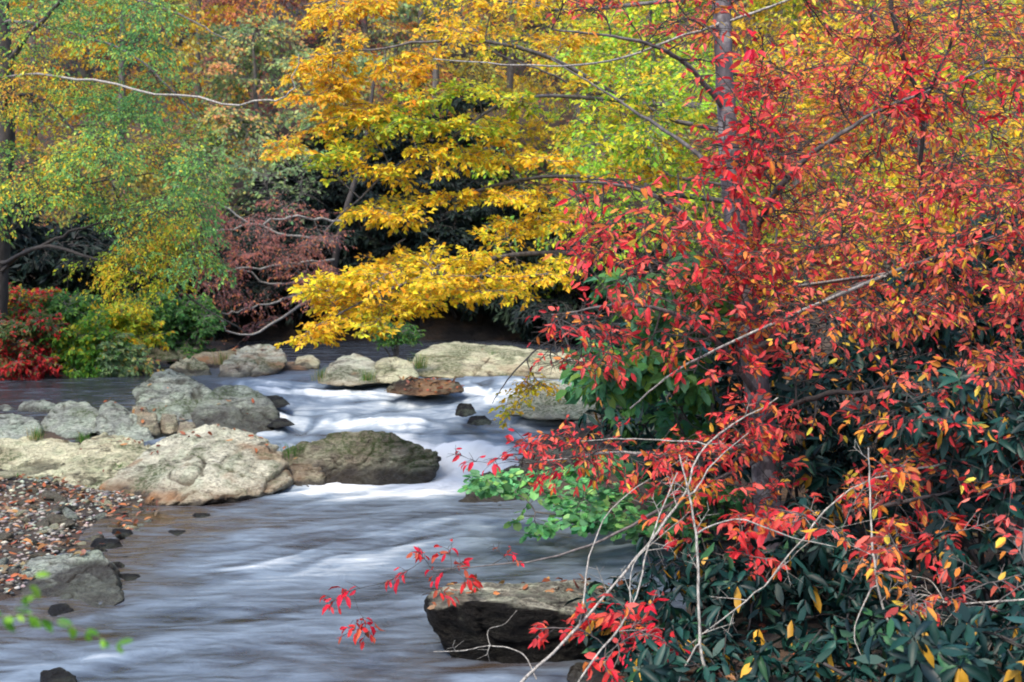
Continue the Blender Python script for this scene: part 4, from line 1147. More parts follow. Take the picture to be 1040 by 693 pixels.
    for i, (px, d, rad, h, lab) in enumerate(th):
        x = (px - 520) / F * d; b = (x, d, gz(x, d))
        T = np.concatenate([ellip((x, d, b[2] + h * 0.45), rad, rad * 0.8, h * 0.6, 55, r, 0.35), ellip((x, d - 0.5, b[2] + h * 0.15), rad * 1.1, rad * 0.7, h * 0.3, 25, r, 0.5)])
        make_shrub('evergreen_shrub', lab, b, T, EVERGREEN, 2100 + i, nst=5, lm=M_EVERGREEN, bark=M_DARKBARK, spread=0.6, sr=0.04, group='dark evergreen thicket',
                   n1=8, l1=0.6, n2=2, m=6, ll=(0.11, 0.17), asp=0.36, up=(0, -0.3, 0.95), droop=0.5, t0=0.1, twig_r=0.003)


def undergrowth():
    r = np.random.default_rng(84)
    n = 60000
    y = 25.5 + 40 * r.uniform(0, 1, n) ** 1.6
    x = r.uniform(-1, 1, n) * (y * 0.42 + 2)
    q = np.stack([x * 0.5, y * 0.5, 0 * x], -1)
    dens = fbm(q, 3, 91)
    k = dens + r.normal(0, .3, n) > -0.15
    x, y, dens = x[k], y[k], dens[k]; n = len(x)
    z = ground_z(x, y) + r.uniform(0.02, 0.55, n) * (0.5 + np.clip(dens, 0, 1))
    pos = np.column_stack([x, y, z])
    d = unit(r.normal(0, 1, (n, 3)) * [1, 1, 0.5]); nr = unit(np.array([0, -.5, .85]) + r.normal(0, .4, (n, 3)))
    ln = r.uniform(0.10, 0.18, n)
    pal = SAGE[:3] + RUST[:3] + [((0.60, 0.40, 0.04), 1.6), ((0.5, 0.22, 0.05), 1.5), ((0.08, 0.16, 0.06), 2), ((0.34, 0.42, 0.05), 1.2)]
    g = Geo(); leaf_geo(g, pos, d, nr, ln, ln * .55, T4, colours(pos, pal, r, 0.5, .5, .22, 12))
    tag(g.build('undergrowth', [M_LEAF], smooth=False), 'mixed low undergrowth in autumn colours covering the hillside floor', 'undergrowth', kind='stuff')


def left_bushes():
    r = np.random.default_rng(78)
    rows = [((20, 352), 17.7, 0.75, 0.55, [((0.34, 0.02, 0.03), 2), ((0.5, 0.03, 0.03), 2), ((0.16, 0.12, 0.04), 1.5), ((0.05, 0.12, 0.03), 1)], 'dark red bush at the left edge beside the still backwater'),
            ((12, 305), 18.6, 0.8, 0.35, [((0.5, 0.03, 0.03), 2), ((0.08, 0.2, 0.04), 2), ((0.5, 0.3, 0.03), 1)], 'mixed red and green bush behind the dark red bush'),
            ((85, 345), 18.0, 0.6, 0.42, [((0.10, 0.28, 0.04), 2), ((0.22, 0.38, 0.04), 2), ((0.5, 0.46, 0.03), 1)], 'bright yellow green bush on the left bank'),
            ((60, 315), 18.8, 0.8, 0.42, SHRUBGREEN, 'deep green bush behind the bright yellow green bush'),
            ((120, 320), 18.9, 0.6, 0.25, YELLOWGREEN, 'small yellow leaved bush with level sprays on the left bank'),
            ((165, 318), 20.4, 0.9, 0.55, SHRUBGREEN, 'dull green bush left of the rust tree'),
            ((115, 358), 18.1, 0.5, 0.3, SAGE, 'grey green bush at the water edge right of the yellow green bush')]
    for i, ((px, py), d, rad, rz, pal, lab) in enumerate(rows):
        c = P(px, py + 8, d - 0.45); b = np.array([c[0], d + 0.1, gz(c[0], d + 0.1)])
        T = np.concatenate([ellip(c, rad, rad * .8, rz * 1.3, 60, r, 0.3), ellip(c - [0, 0.1, rz * .8], rad, rad * .5, rz * .7, 22, r, 0.4)])
        make_shrub('bank_shrub', lab, b, T, pal, 2200 + i, nst=5, spread=0.3, bark=M_BARK, n1=7, l1=0.32, n2=2, m=5, ll=(0.05, 0.085), asp=0.55, droop=0.4, t0=0.15, twig_r=0.002, group='bushes on the left bank')
    # small green shrub rooted on the mid stream rocks
    c = P(405, 342, 17.3); b = P(402, 366, 17.4)
    T = ellip(c, 0.42, 0.3, 0.28, 40, r, 0.2)
    make_shrub('streamside_shrub', 'feathery green shrub growing on the mid stream rocks', b, T, SHRUBGREEN, 2300, nst=6, spread=0.12, n1=6, l1=0.22, n2=1, m=5, ll=(0.035, 0.06), asp=0.4, droop=0.2, t0=0.1, twig_r=0.0018)


def understory():
    r = np.random.default_rng(83)
    rows = [('lime green sapling between the golden beech and the grey trunk', (700, 430), 12.2, [(590, 60), (720, 50), (730, 190), (600, 200)], 34, 11.4, 12.8, LIME),
            ('yellow and orange sapling just right of the grey trunk', (800, 430), 11.6, [(750, 40), (880, 20), (890, 190), (770, 220)], 30, 11, 12.4, GOLD),
            ('orange and yellow sapling behind the upper right red leaves', (960, 430), 11.2, [(870, 20), (1060, 0), (1060, 200), (890, 190)], 40, 10.4, 12, GOLD),
            ('yellow leaved sapling behind the dense salmon red boughs', (900, 430), 10.8, [(780, 200), (1060, 180), (1060, 310), (790, 310)], 36, 10, 11.4, YELLOW)]
    for i, (lab, b, bd, poly, n, d0, d1, pal) in enumerate(rows):
        base = P(b[0], b[1], bd); base[2] = gz(base[0], base[1])
        make_shrub('understory_sapling', lab, base, zone(poly, n, d0, d1, r), pal, 2500 + i, nst=3, sr=0.022, spread=0.3, bark=M_BARK, cat='sapling', group='saplings behind the red leaved tree',
                   n1=8, l1=0.32, n2=2, m=4, ll=(0.045, 0.07), asp=0.6, up=(0, -0.4, 0.9), droop=0.3, t0=0.15, twig_r=0.0018, keep=0.75, mix=0.35, jit=0.2)


def green_shrub():
    r = np.random.default_rng(79)
    b = P(720, 585, 9.4); b[2] = gz(b[0], b[1])
    T = []
    for line, th, n in (([(484, 492), (560, 480), (650, 476), (760, 505)], 5, 26), ([(520, 503), (600, 505), (690, 508), (775, 522)], 5, 26), ([(545, 540), (620, 530), (690, 536), (750, 545)], 5, 18), ([(640, 585), (690, 570), (740, 560)], 5, 6)):
        c = spline(np.array([(x, y, 0.0) for x, y in line]), 40)[r.uniform(0, 39, n).astype(int)]
        T += [P(q[0] + r.normal(0, 5), q[1] + r.normal(0, th), r.uniform(8.8, 10.4)) for q in c]
    make_shrub('broad_leaved_shrub', 'fresh green broad leaved shrub with level sprays reaching over the water at the right bank', b, T, FRESH, 2400, nst=5, spread=0.5, bark=M_BARK, sag=0.08,
               n1=6, l1=0.22, n2=1, m=4, ll=(0.045, 0.08), asp=0.8, tmpl=T6R, up=(0, -0.22, 0.97), droop=0.12, tdroop=0.05, t0=0.4, twig_r=0.0015, upj=0.35, keep=0.8, jit=0.25)
    b2 = P(740, 600, 9.2); b2[2] = gz(b2[0], b2[1])
    T = np.concatenate([zone([(620, 280), (740, 275), (750, 320), (640, 325)], 24, 8.0, 9.0, r), zone([(570, 350), (700, 335), (740, 385), (600, 400)], 26, 7.9, 9.0, r), zone([(600, 400), (760, 390), (740, 440), (640, 450)], 10, 8.7, 9.6, r)])
    make_shrub('broad_leaved_shrub', 'taller green shrub seen through the red leaves left of the trunk', b2, T, SHRUBGREEN + [((0.07, 0.23, 0.11), 3), ((0.10, 0.30, 0.13), 1.5)], 2410, nst=5, spread=0.3, bark=M_BARK,
               n1=6, l1=0.26, n2=1, m=4, ll=(0.07, 0.11), asp=0.6, tmpl=T8, up=(0, -0.45, 0.9), droop=0.35, t0=0.3, twig_r=0.0015)


def rhodo_shrub(label, base, targets, seed, size=1.0, n_yellow=0.04):
    r = np.random.default_rng(seed)
    base = np.array(base, float)
    e = empty('rhododendron', base, label, 'shrub', 'rhododendrons on the right bank')
    stems, srad = [], []
    c = targets.mean(0)
    for i in range(5):
        a = base + np.array([r.normal(0, .12), r.normal(0, .12), -0.15]); tip = base + (c - base) * r.uniform(0.6, 1) + np.array([r.normal(0, .25), r.normal(0, .25), 0])
        u = np.linspace(0, 1, 9)[:, None]; mid = a + (tip - a) * [0.3, 0.3, 0.6]
        stems.append((1 - u) ** 2 * a + 2 * u * (1 - u) * mid + u ** 2 * tip); srad.append(0.018 * (1 - .6 * u[:, 0]))
    stems, srad = np.array(stems), np.array(srad)
    paths, prad = net(stems.reshape(-1, 3), srad.ravel(), targets, seed, sag=-0.02, r_tip=0.004, c_r=0.007)
    sg = Geo(); tube_geo(sg, stems, srad, 6); tube_geo(sg, paths, prad, 5); sg.build('stem', [M_DARKBARK], parent=e)
    # whorls of long leaves round every shoot tip
    tips = [paths[:, -1]]; dirs = [unit(paths[:, -1] - paths[:, -2])]
    tw = twigs_on(paths, 3, 0.22 * size, 0.3, 0.9, (0, -0.3, 0.95), r, -0.1)
    tips.append(tw[:, -1]); dirs.append(unit(tw[:, -1] - tw[:, 0]))
    g = Geo()
    tube_geo(g, tw, np.broadcast_to(np.array([.004, .0035, .003, .003]), (len(tw), 4)), 4, 1)
    c = np.concatenate(tips); ax = unit(np.concatenate(dirs) + np.array([0, -0.25, 0.9]))
    k = 9
    n = len(c)
    ref = unit(np.cross(ax, np.array([0.31, 0.2, 0.1]))); b2 = np.cross(ax, ref)
    ph = (np.arange(k)[None] + r.uniform(0, 1, (n, 1)) + r.uniform(-.25, .25, (n, k))) / k * 2 * np.pi
    rad = ref[:, None] * np.cos(ph)[..., None] + b2[:, None] * np.sin(ph)[..., None]
    el = r.uniform(-0.75, 0.65, (n, k, 1)) + r.uniform(-0.5, 0.25, (n, 1, 1))
    d = unit(rad * np.cos(el) + ax[:, None] * np.sin(el) + np.array([0, 0, -0.30]))
    nr = unit(ax[:, None] + r.normal(0, .15, (n, k, 3)))
    pos = c[:, None] + rad * 0.008 + ax[:, None] * r.uniform(-0.03, 0.01, (n, k, 1))
    pos, d, nr = pos.reshape(-1, 3), d.reshape(-1, 3), nr.reshape(-1, 3)
    ln = r.uniform(0.06, 0.135, len(pos)) * size
    col = colours(pos, RHODO, r, 1.0, 0.4, 0.2, seed)
    gone = r.uniform(0, 1, len(pos)) > 0.22
    pos, d, nr, ln, col = pos[gone], d[gone], nr[gone], ln[gone], col[gone]
    yl = r.uniform(0, 1, len(pos)) < n_yellow
    col[yl] = np.array([0.55, 0.30, 0.03]) * r.uniform(0.6, 1.2, (yl.sum(), 1)); d[yl] = unit(d[yl] + np.array([0, 0, -1.2]))
    leaf_geo(g, pos, d, nr, ln, ln * r.uniform(0.27, 0.37, len(pos)), T8, col)
    g.build('foliage', [M_GLOSSY, M_DARKBARK], parent=e, smooth=True)


def rhododendrons():
    r = np.random.default_rng(80)
    Z = [
        ('rhododendron spreading over the bank right behind the black slab', (700, 690), 6.9, [(590, 620), (680, 560), (760, 560), (780, 640), (700, 690), (600, 690)], 46, 6.6, 7.6),
        ('rhododendron at the foot of the grey trunk', (800, 640), 7.3, [(760, 520), (860, 500), (880, 600), (840, 680), (760, 680)], 46, 6.8, 7.8),
        ('rhododendron with large leaf whorls at the right edge of the bank', (1010, 640), 7.0, [(920, 400), (1060, 360), (1060, 520), (960, 540)], 44, 6.2, 7.4),
        ('dark rhododendron filling the lower right corner', (960, 720), 6.5, [(860, 560), (1060, 540), (1060, 710), (860, 710)], 70, 6.0, 7.2),
        ('rhododendron directly behind the grey trunk', (790, 560), 9.2, [(730, 320), (860, 310), (860, 480), (740, 480)], 50, 8.5, 9.6),
        ('rhododendron on the rise behind the hanging orange leaves', (980, 520), 10.2, [(850, 250), (1070, 230), (1070, 400), (850, 400)], 56, 9.4, 10.6),
        ('low rhododendron at the very bottom of the right corner', (1000, 760), 5.5, [(900, 640), (1080, 620), (1080, 740), (880, 740)], 60, 5.0, 6.0),
        ('rhododendron at the bottom edge below the foot of the grey trunk', (790, 740), 6.3, [(640, 650), (870, 640), (870, 710), (640, 710)], 44, 5.9, 6.8),
        ('rhododendron behind the hanging red leaves right of the trunk', (900, 600), 8.6, [(800, 360), (960, 330), (960, 520), (800, 520)], 60, 7.8, 9.2),
        ('tall rhododendron behind the red leaves at the right edge', (1050, 560), 8.8, [(930, 240), (1080, 220), (1080, 430), (930, 420)], 50, 8.0, 9.4),
        ('rhododendron behind the trunk and the taller green shrub', (720, 560), 9.4, [(590, 330), (760, 330), (790, 480), (680, 500), (600, 450)], 46, 9.2, 10.2),
        ('shaded rhododendron on the bank above the falls', (700, 480), 12.0, [(570, 290), (760, 280), (800, 440), (600, 440)], 50, 11.2, 12.6),
        ('shaded rhododendron higher up the bank right of the trunk', (900, 440), 11.6, [(790, 280), (1060, 240), (1060, 440), (800, 440)], 60, 10.6, 12.2),
    ]
    for i, (lab, b, bd, poly, n, d0, d1) in enumerate(Z):
        base = P(b[0], b[1], bd); base[2] = gz(base[0], base[1])
        rhodo_shrub(lab, base, zone(poly, n, d0, d1, r), 3000 + i, size=1.0 if d0 < 9 else 1.15)
    # the thicket carries on up the bank beyond the right edge of the view
    for i, (x, y, rad, h, lab) in enumerate([
            (3.4, 6.6, 0.9, 1.3, 'rhododendron on the bank just out of sight of the right corner'), (4.6, 8.4, 1.1, 1.6, 'rhododendron further up the bank beyond the right edge'),
            (4.0, 10.6, 1.2, 1.7, 'rhododendron on the slope behind the right edge thicket'), (6.2, 10.2, 1.3, 1.7, 'rhododendron high on the open bank at the far right'),
            (5.6, 13.6, 1.4, 1.8, 'rhododendron on the slope below the gold leaved trees'), (7.8, 15.5, 1.5, 1.9, 'rhododendron at the top of the bank on the far right'), (3.0, 5.0, 0.7, 0.9, 'low rhododendron on the bank nearest the viewer')]):
        b = np.array([x, y, gz(x, y)])
        rhodo_shrub(lab, b, ellip((x, y, b[2] + h * .5), rad, rad, h * .55, 45, r, 0.4), 3050 + i, size=1.1)
    # sparse red leaved saplings standing in front of the rhododendrons
    for i, (lab, b, bd, poly, n, d0, d1, pal) in enumerate([
            ('low scarlet leaved sapling in front of the black slab', (600, 720), 6.4, [(535, 640), (600, 605), (690, 610), (680, 670), (600, 690), (540, 680)], 15, 6.1, 6.8, CRIMSON + RED),
            ('thin scarlet sapling below the fresh green shrub', (740, 640), 7.0, [(650, 490), (780, 480), (800, 570), (680, 580)], 14, 6.6, 7.4, RED),
            ('thin red and orange sapling at the lower right', (980, 700), 6.2, [(890, 540), (1050, 510), (1050, 660), (880, 650)], 30, 5.6, 6.4, REDORANGE),
            ('scarlet sapling right of the foot of the trunk', (860, 640), 6.8, [(790, 520), (920, 460), (980, 540), (830, 590)], 30, 6.2, 7.0, RED)]):
        base = P(b[0], b[1], bd); base[2] = gz(base[0], base[1])
        make_shrub('red_sapling', lab, base, zone(poly, n, d0, d1, r), pal, 3100 + i, nst=2, sr=0.007, spread=0.1, bark=M_BARK, cat='sapling', group='red saplings on the right bank',
                   n1=4, l1=0.17, n2=1, m=3, ll=(0.042, 0.078), asp=0.45, tmpl=T8, droop=0.4, t0=0.55, twig_r=0.0013, keep=0.8)


def bare_branches():
    L = [('white bare stem rising from the bottom edge to a fork among red leaves', [(728, 720, 5.9), (712, 660, 6.0), (708, 560, 6.1), (701, 510, 6.2), (690, 462, 6.3)],
          [[(708, 540, 6.1), (750, 528, 6.0), (800, 545, 5.95), (850, 556, 5.9)], [(710, 650, 6.0), (690, 690, 5.9), (686, 720, 5.85)], [(702, 505, 6.2), (725, 470, 6.35), (760, 440, 6.5)]]),
         ('long pale bare branch leaning from the bottom edge up to the right across the trunk', [(515, 712, 6.1), (570, 655, 6.3), (640, 575, 6.5), (690, 510, 6.7), (720, 450, 6.9), (790, 404, 7.1)],
          [[(590, 635, 6.35), (600, 560, 6.6), (628, 510, 6.8), (700, 462, 7.0)], [(720, 450, 6.9), (640, 446, 6.9), (590, 448, 6.95)]]),
         ('thin pale bare stem left of the white forked stem', [(585, 700, 6.0), (640, 620, 6.2), (662, 545, 6.4), (688, 480, 6.6)], [[(640, 620, 6.2), (646, 570, 6.3), (700, 520, 6.4)]]),
         ('white bare stem in the lower right corner among dark leaves', [(932, 716, 5.9), (908, 650, 6.0), (890, 590, 6.1), (884, 520, 6.2), (882, 455, 6.3)],
          [[(888, 590, 6.1), (868, 640, 6.0), (876, 670, 5.95)], [(905, 645, 6.0), (940, 650, 5.95), (975, 652, 5.9)]]),
         ('level pale bare branch reaching in from the right edge', [(1075, 606, 5.9), (1000, 612, 6.0), (960, 612, 6.05), (935, 604, 6.1), (912, 618, 6.1)],
          [[(975, 612, 6.0), (970, 640, 6.0)], [(960, 612, 6.05), (945, 590, 6.1), (925, 585, 6.1)]]),
         ('crooked white twig lying across the face of the black slab', [(545, 690, 6.35), (530, 664, 6.4), (500, 656, 6.45), (470, 661, 6.5), (440, 662, 6.5)],
          [[(497, 656, 6.45), (496, 640, 6.5), (512, 634, 6.5), (525, 620, 6.55)]]),
         ('pale bare branch slanting down to the left behind the trunk foot', [(960, 470, 6.6), (860, 500, 6.6), (780, 590, 6.5), (720, 640, 6.4), (650, 690, 6.2)], [[(780, 590, 6.5), (830, 545, 6.6), (900, 525, 6.6)]])]
    rr0 = [0.0080, 0.0085, 0.006, 0.0075, 0.0055, 0.0035, 0.0050]
    for i, (lab, main, subs) in enumerate(L):
        foot = P(*main[0]); foot[2] = gz(foot[0], foot[1]) - 0.08
        if i in (0, 1, 2, 3): main = [foot] + main
        p, rr = limb_geo(main, rr0[i], rr0[i] * 0.45, 30, 400 + i, 0.004)
        e = empty('bare_branch', p[0], lab, 'branch', 'pale bare branches on the right bank')
        tw = twigs_on(p[None], 5 if i != 5 else 2, 0.22 if i != 5 else 0.08, 0.35, 0.8, (0.2, -1, 0.2), np.random.default_rng(480 + i), 0.05, 0.2)
        tw2 = twigs_on(tw, 3, 0.10, 0.3, 0.8, (0.2, -1, 0.2), np.random.default_rng(490 + i), 0.05, 0.2)
        g = Geo(); tube_geo(g, p, rr, 8, 0, rough=0.22, seed=i)
        tube_geo(g, tw, np.broadcast_to(np.array([.0026, .002, .0015, .001]), (len(tw), 4)), 4); tube_geo(g, tw2, np.broadcast_to(np.array([.0015, .0012, .001, .0008]), (len(tw2), 4)), 3)
        g.build('stem', [M_PALEBARK], parent=e)
        for j, s in enumerate(subs):
            q, qr = limb_geo(s, rr0[i] * 0.55, rr0[i] * 0.2, 14, 450 + i * 7 + j, 0.007)
            q[0] = p[np.argmin(np.linalg.norm(p - q[0], axis=1))]
            g = Geo(); tube_geo(g, q, qr, 6, 0, rough=0.2, seed=j); g.build('side_twig', [M_PALEBARK], parent=e)


def near_sprig():
    r = np.random.default_rng(90)
    d = 2.1
    base = np.array([-1.55, 3.0, gz(-3.4, 3.0) if False else 0.1])
    b = P(-160, 820, d)
    e = empty('leafy_sprig', b, 'out of focus green sprig reaching in at the lower left corner', 'plant')
    pts = spline(np.array([b, P(-40, 660, d), P(10, 625, d), P(60, 632, d), P(118, 655, d)]), 16)
    pts2 = spline(np.array([P(-40, 662, d), P(-5, 640, d), P(20, 612, d), P(35, 585, d)]), 10)
    g = Geo(); tube_geo(g, pts, np.linspace(.003, .001, 16), 5); tube_geo(g, pts2, np.linspace(.002, .0008, 10), 5)
    g.build('stem', [M_BARK], parent=e)
    pp = np.concatenate([pts[6:], pts[6:] , pts2[5:]]); n = len(pp)
    tang = unit(np.concatenate([np.gradient(pts, axis=0)[6:]] * 2 + [np.gradient(pts2, axis=0)[5:]]))
    dd = unit(tang * 0.7 + np.array([0, 0, -1.0]) * r.uniform(-0.3, 1.2, (n, 1)) + r.normal(0, .3, (n, 3)))
    g = Geo(); ln = r.uniform(0.017, 0.029, n)
    leaf_geo(g, pp, dd, unit(np.array([0, -.6, .8]) + r.normal(0, .3, (n, 3))), ln, ln * .5, T8, colours(pp, [((0.10, 0.30, 0.03), 2), ((0.20, 0.42, 0.04), 2)], r, 1, .3, .15, 3))
    g.build('foliage', [M_LEAF], parent=e)


# ------------------------------------------------------------------ gravel bar, litter, tufts
def gravel_bar():
    r = np.random.default_rng(95)
    poly = [(-3.0, 8.0), (-2.75, 9.0), (-2.75, 10.0), (-2.65, 10.8), (-2.9, 11.6), (-4.6, 11.9), (-5.4, 10), (-5.0, 8.0)]
    protos = []
    for k in range(7):
        pts = unit(r.normal(0, 1, (14, 3))) * np.array([1, 0.74, 0.34]) * r.uniform(0.85, 1.1, (14, 1))
        p, f, nrm, s = hull_shape(pts, 3, 300 + k, 0.05, 6, 0.1, (0, 0, 1))
        protos.append((p, f))
    meshes = []
    tones = [M_COBBLE, M_ROCK_GREY, M_ROCK_MOSSY, M_COBBLE, M_ROCK_DARK, M_COBBLE, M_ROCK_CREAM]
    for (p, f), m in zip(protos, tones):
        g = Geo(); g.add(p, f)
        o = g.build('cobble', [m], attrs={'wet': np.zeros(len(p)), 'moss': np.zeros(len(p)), 'stain': np.zeros(len(p))})
        meshes.append(o.data); bpy.data.objects.remove(o)
    q = in_poly(poly, 210, r)
    q2 = np.stack([r.uniform(-2.9, -2.55, 10), r.uniform(8.8, 11.0, 10)], 1)
    q = np.concatenate([q, q2])
    for i, (x, y) in enumerate(q):
        o = bpy.data.objects.new('cobble', meshes[i % 7] if i < 210 else meshes[4])
        s = 0.05 + 0.12 * r.beta(1.2, 2.6)
        z = max(gz(x, y), -0.03)
        o.location = (x, y, z + s * 0.15)
        o.scale = (s, s, s * r.uniform(0.8, 1.1)); o.rotation_euler = (r.normal(0, .2), r.normal(0, .2), r.uniform(0, 6.3))
        COL.objects.link(o)
        tag(o, 'flat rounded river cobble lying among leaves on the gravel bar' if i < 210 else 'dark wet cobble lying at the water edge of the gravel bar', 'stone', 'cobbles of the gravel bar' if i < 210 else 'wet cobbles at the water edge')
    # fine gravel between them
    n = 5200
    pq = in_poly([(-3.0, 7.9), (-2.7, 9.0), (-2.7, 10.0), (-2.5, 10.8), (-2.4, 11.4), (-2.9, 12.0), (-5.2, 12.4), (-6, 10), (-5.0, 7.6)], n, r)
    z = ground_z(pq[:, 0], pq[:, 1])
    v, f = ico(1)
    s = 0.009 + 0.028 * r.beta(1.2, 3, n)
    jit = 1 + 0.3 * r.normal(0, .5, (n, len(v), 1))
    a = r.uniform(0, 6.3, n); ca, sa = np.cos(a), np.sin(a)
    vv = v[None] * jit * np.array([1.2, 0.85, 0.5]) * s[:, None, None]
    vx = vv[..., 0] * ca[:, None] - vv[..., 1] * sa[:, None]; vy = vv[..., 0] * sa[:, None] + vv[..., 1] * ca[:, None]
    V = np.stack([vx + pq[:, 0:1], vy + pq[:, 1:2], vv[..., 2] + z[:, None] + s[:, None] * .2], -1)
    pal = [((0.10, 0.095, 0.085), 2), ((0.20, 0.19, 0.165), 2), ((0.30, 0.29, 0.25), 1.5), ((0.16, 0.10, 0.065), 1)]
    col = np.repeat(colours(np.concatenate([pq, z[:, None]], 1), pal, r, 1, .1, .2, 4), len(v), 0)
    g = Geo(); g.add(V.reshape(-1, 3), (np.arange(n)[:, None, None] * len(v) + f[None]).reshape(-1, 3), 0, col)
    m, nt, N, L = mat_new('gravel_stone')
    b = N.new('ShaderNodeBsdfPrincipled'); L.new(attr(nt, 'Col', 'Color'), b.inputs['Base Color']); b.inputs['Roughness'].default_value = 0.7
    o = N.new('ShaderNodeOutputMaterial'); L.new(b.outputs[0], o.inputs[0])
    tag(g.build('gravel', [m]), 'fine grey gravel between the cobbles of the bar', 'gravel', kind='stuff')
    # fallen leaves on gravel, bank and rocks
    pos, nrm = [], []
    pq = in_poly([(-3.0, 7.9), (-2.75, 9.0), (-2.75, 10.0), (-2.7, 10.8), (-2.9, 11.6), (-5.2, 12.2), (-6, 10), (-5.0, 7.6)], 1500, r)
    k = fbm(np.concatenate([pq * 1.6, 0 * pq[:, :1]], 1), 2, 8) + r.normal(0, .4, len(pq)) > -0.1
    pq = pq[k]
    z = np.maximum(ground_z(pq[:, 0], pq[:, 1]), 0.0) + r.uniform(0.015, 0.05, len(pq))
    pos.append(np.column_stack([pq, z])); nrm.append(unit(np.array([0, -.1, 1]) + r.normal(0, .3, (len(pq), 3))))
    for c, nn, a, lit in LITTER:
        cnt = min(int(a.sum() / 2 * 260 * lit ** 1.2) + 3, 500)
        w = a / a.sum(); i = r.choice(len(c), cnt, p=w)
        pos.append(c[i] + nn[i] * r.uniform(0.006, 0.016, (cnt, 1))); nrm.append(unit(nn[i] + r.normal(0, .22, (cnt, 3))))
    # litter on the right bank and far bank
    bx = np.column_stack([r.uniform(-0.1, 9, 5200), r.uniform(4, 16, 5200)]); zz = ground_z(bx[:, 0], bx[:, 1]); k = zz > level(bx[:, 1]) + 0.03
    pos.append(np.column_stack([bx, zz + 0.015])[k]); nrm.append(unit(np.array([0, 0, 1]) + r.normal(0, .3, (k.sum(), 3))))
    bx = np.column_stack([r.uniform(-9, -3.6, 1600), r.uniform(17, 24, 1600)]); zz = ground_z(bx[:, 0], bx[:, 1]); k = zz > level(bx[:, 1]) + 0.02
    pos.append(np.column_stack([bx, zz + 0.015])[k]); nrm.append(unit(np.array([0, 0, 1]) + r.normal(0, .3, (k.sum(), 3))))
    pos, nrm = np.concatenate(pos), np.concatenate(nrm)
    d = unit(np.cross(nrm, unit(r.normal(0, 1, (len(pos), 3)))))
    ln = r.uniform(0.04, 0.08, len(pos))
    pal = [((0.27, 0.085, 0.035), 2.0), ((0.32, 0.15, 0.06), 1.4), ((0.15, 0.06, 0.035), 2.6), ((0.20, 0.13, 0.08), 2.2), ((0.32, 0.05, 0.03), 0.2)]
    g = Geo(); leaf_geo(g, pos, d, nrm, ln, ln * .55, T8, colours(pos, pal, r, 1, .2, .25, 6))
    tag(g.build('fallen_leaves', [M_DRY], smooth=False), 'orange brown fallen leaves scattered over gravel, rocks and banks', 'leaves', kind='stuff')


def tufts():
    r = np.random.default_rng(96)
    rows = [(36, 443, 13.2, 'dry grass tuft between the low grey rock and the rounded boulder', 0.16, 0.5), (84, 446, 13.2, 'green grass tuft at the top of the cream slab', 0.12, 0),
            (122, 476, 12.3, 'small green tuft in the crack between the two left slabs', 0.11, 0), (166, 474, 12.1, 'small green tuft in the middle of the largest slab', 0.07, 0),
            (84, 506, 11.7, 'dark green tuft at the lower end of the cream slab', 0.10, 0), (18, 486, 12.0, 'green tuft on the broad low cream slab', 0.10, 0),
            (294, 462, 12.7, 'bright green grass tuft at the right tip of the largest slab', 0.18, 0), (326, 384, 16.4, 'grass tuft at the foot of the rounded mid stream rock', 0.22, 0.6),
            (372, 384, 16.0, 'grass tuft between the two rounded mid stream rocks', 0.18, 0.2), (425, 372, 16.9, 'grass clump at the left end of the broad pale ledge', 0.26, 0.3),
            (180, 350, 21.8, 'pale dry grass clump on the long mossy bank boulder', 0.40, 1.0), (226, 368, 18.2, 'straw coloured tuft left of the pale flat rock', 0.25, 0.8),
            (120, 362, 18.2, 'drooping grass clump at the waterside beneath the bushes', 0.45, 0.4), (500, 362, 18.6, 'green tuft on the broad pale ledge', 0.14, 0.1)]
    for i, (px, py, d, lab, h, dry) in enumerate(rows):
        b = P(px, py, d)
        n = int(70 + 260 * min(h, .4))
        g = Geo()
        a = r.uniform(0, 6.3, n); out = r.uniform(0.1, 0.9, n)[:, None] * np.column_stack([np.cos(a), np.sin(a), 0 * a])
        L = h * r.uniform(0.3, 1.1, n)[:, None]
        s = b + np.column_stack([np.cos(a), np.sin(a), 0 * a]) * r.uniform(0, h * .6, n)[:, None] - [0, 0, 0.03]
        p = np.stack([s, s + L * (out * .25 + [0, 0, .6]), s + L * (out * .9 + [0, 0, .75])], 1)
        w = np.column_stack([-np.sin(a), np.cos(a), 0 * a]) * (0.0014 + 0.0045 * h)
        V = np.stack([p[:, 0] - w, p[:, 0] + w, p[:, 1] + w * .7, p[:, 1] - w * .7, p[:, 2]], 1)
        base = np.arange(n)[:, None] * 5
        pal = [((0.06, 0.17, 0.03), 2 * (1 - dry) + .05), ((0.12, 0.26, 0.04), 1.5 * (1 - dry) + .05), ((0.40, 0.33, 0.14), 3 * dry + .1)]
        col = np.repeat(colours(s, pal, r, 3, .1, .2, i), 5, 0)
        g.add(V.reshape(-1, 3), base + np.array([[0, 1, 2, 3]]), 0, col)
        fx = base + np.array([[3, 2, 4]]); g.l.append(fx.ravel()); g.t.append(np.full(n, 3)); g.m.append(np.zeros(n, int))
        o = g.build('grass_tuft', [M_LEAF], origin=b, smooth=False); tag(o, lab, 'grass tuft', 'grass tufts on the rocks')


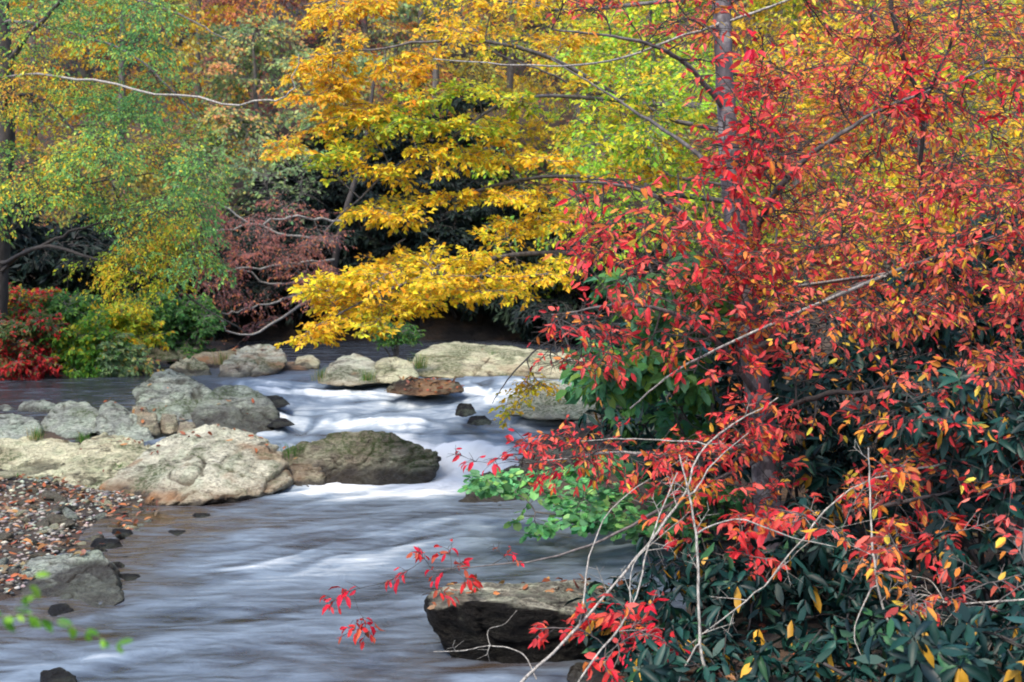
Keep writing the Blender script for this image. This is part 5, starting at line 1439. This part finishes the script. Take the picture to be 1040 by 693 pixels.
# ------------------------------------------------------------------ light, camera
def light_and_camera():
    w = bpy.data.worlds.new('World'); SC.world = w; w.use_nodes = True
    nt = w.node_tree; nt.nodes.clear()
    el, az = math.radians(56), math.radians(212)          # compass bearing of the sun, clockwise from +Y
    sky = nt.nodes.new('ShaderNodeTexSky'); sky.sky_type = 'NISHITA'; sky.sun_disc = False
    sky.sun_elevation = el; sky.sun_rotation = az; sky.air_density = 1.0; sky.dust_density = 2.0; sky.ozone_density = 1.0
    hs = nt.nodes.new('ShaderNodeHueSaturation'); hs.inputs['Saturation'].default_value = 0.95
    bg = nt.nodes.new('ShaderNodeBackground'); bg.inputs[1].default_value = 0.15
    out = nt.nodes.new('ShaderNodeOutputWorld')
    nt.links.new(sky.outputs[0], hs.inputs['Color']); nt.links.new(hs.outputs[0], bg.inputs[0]); nt.links.new(bg.outputs[0], out.inputs[0])
    ld = bpy.data.lights.new('sun', 'SUN'); ld.energy = 1.5; ld.angle = math.radians(16); ld.color = (1.0, 0.88, 0.70)
    lo = bpy.data.objects.new('sun', ld); COL.objects.link(lo)
    # direction towards the sun
    dx, dy, dz = math.sin(az) * math.cos(el), math.cos(az) * math.cos(el), math.sin(el)
    from mathutils import Vector
    lo.rotation_euler = Vector((dx, dy, dz)).to_track_quat('Z', 'Y').to_euler(); lo.location = (dx * 30, dy * 30, dz * 30)
    cd = bpy.data.cameras.new('camera'); cd.lens = LENS; cd.sensor_width = 36; cd.clip_end = 1000; cd.clip_start = 0.05
    co = bpy.data.objects.new('camera', cd); COL.objects.link(co)
    co.location = CAM; co.rotation_euler = (math.pi / 2 - PITCH, 0, 0)
    cd.dof.use_dof = True; cd.dof.focus_distance = 8.5; cd.dof.aperture_fstop = 4.5
    SC.camera = co
    SC.render.engine = 'CYCLES'
    c = SC.cycles
    c.max_bounces = 6; c.diffuse_bounces = 3; c.glossy_bounces = 2; c.transmission_bounces = 3; c.transparent_max_bounces = 4
    c.caustics_reflective = False; c.caustics_refractive = False
    c.use_denoising = True
    try: c.denoiser = 'OPENIMAGEDENOISE'
    except Exception: pass
    c.pixel_filter_type = 'BLACKMAN_HARRIS'; c.filter_width = 1.9
    v = SC.view_settings
    v.view_transform = 'Standard'; v.look = 'None'; v.gamma = 1.0; v.use_curve_mapping = False
    v.exposure = 1.6


build_ground()
build_rocks()
build_water()
gravel_bar()
tufts()
red_tree()
yellow_tree()
left_tree()
rust_tree()
background()
undergrowth()
left_bushes()
understory()
green_shrub()
rhododendrons()
bare_branches()
near_sprig()

light_and_camera()
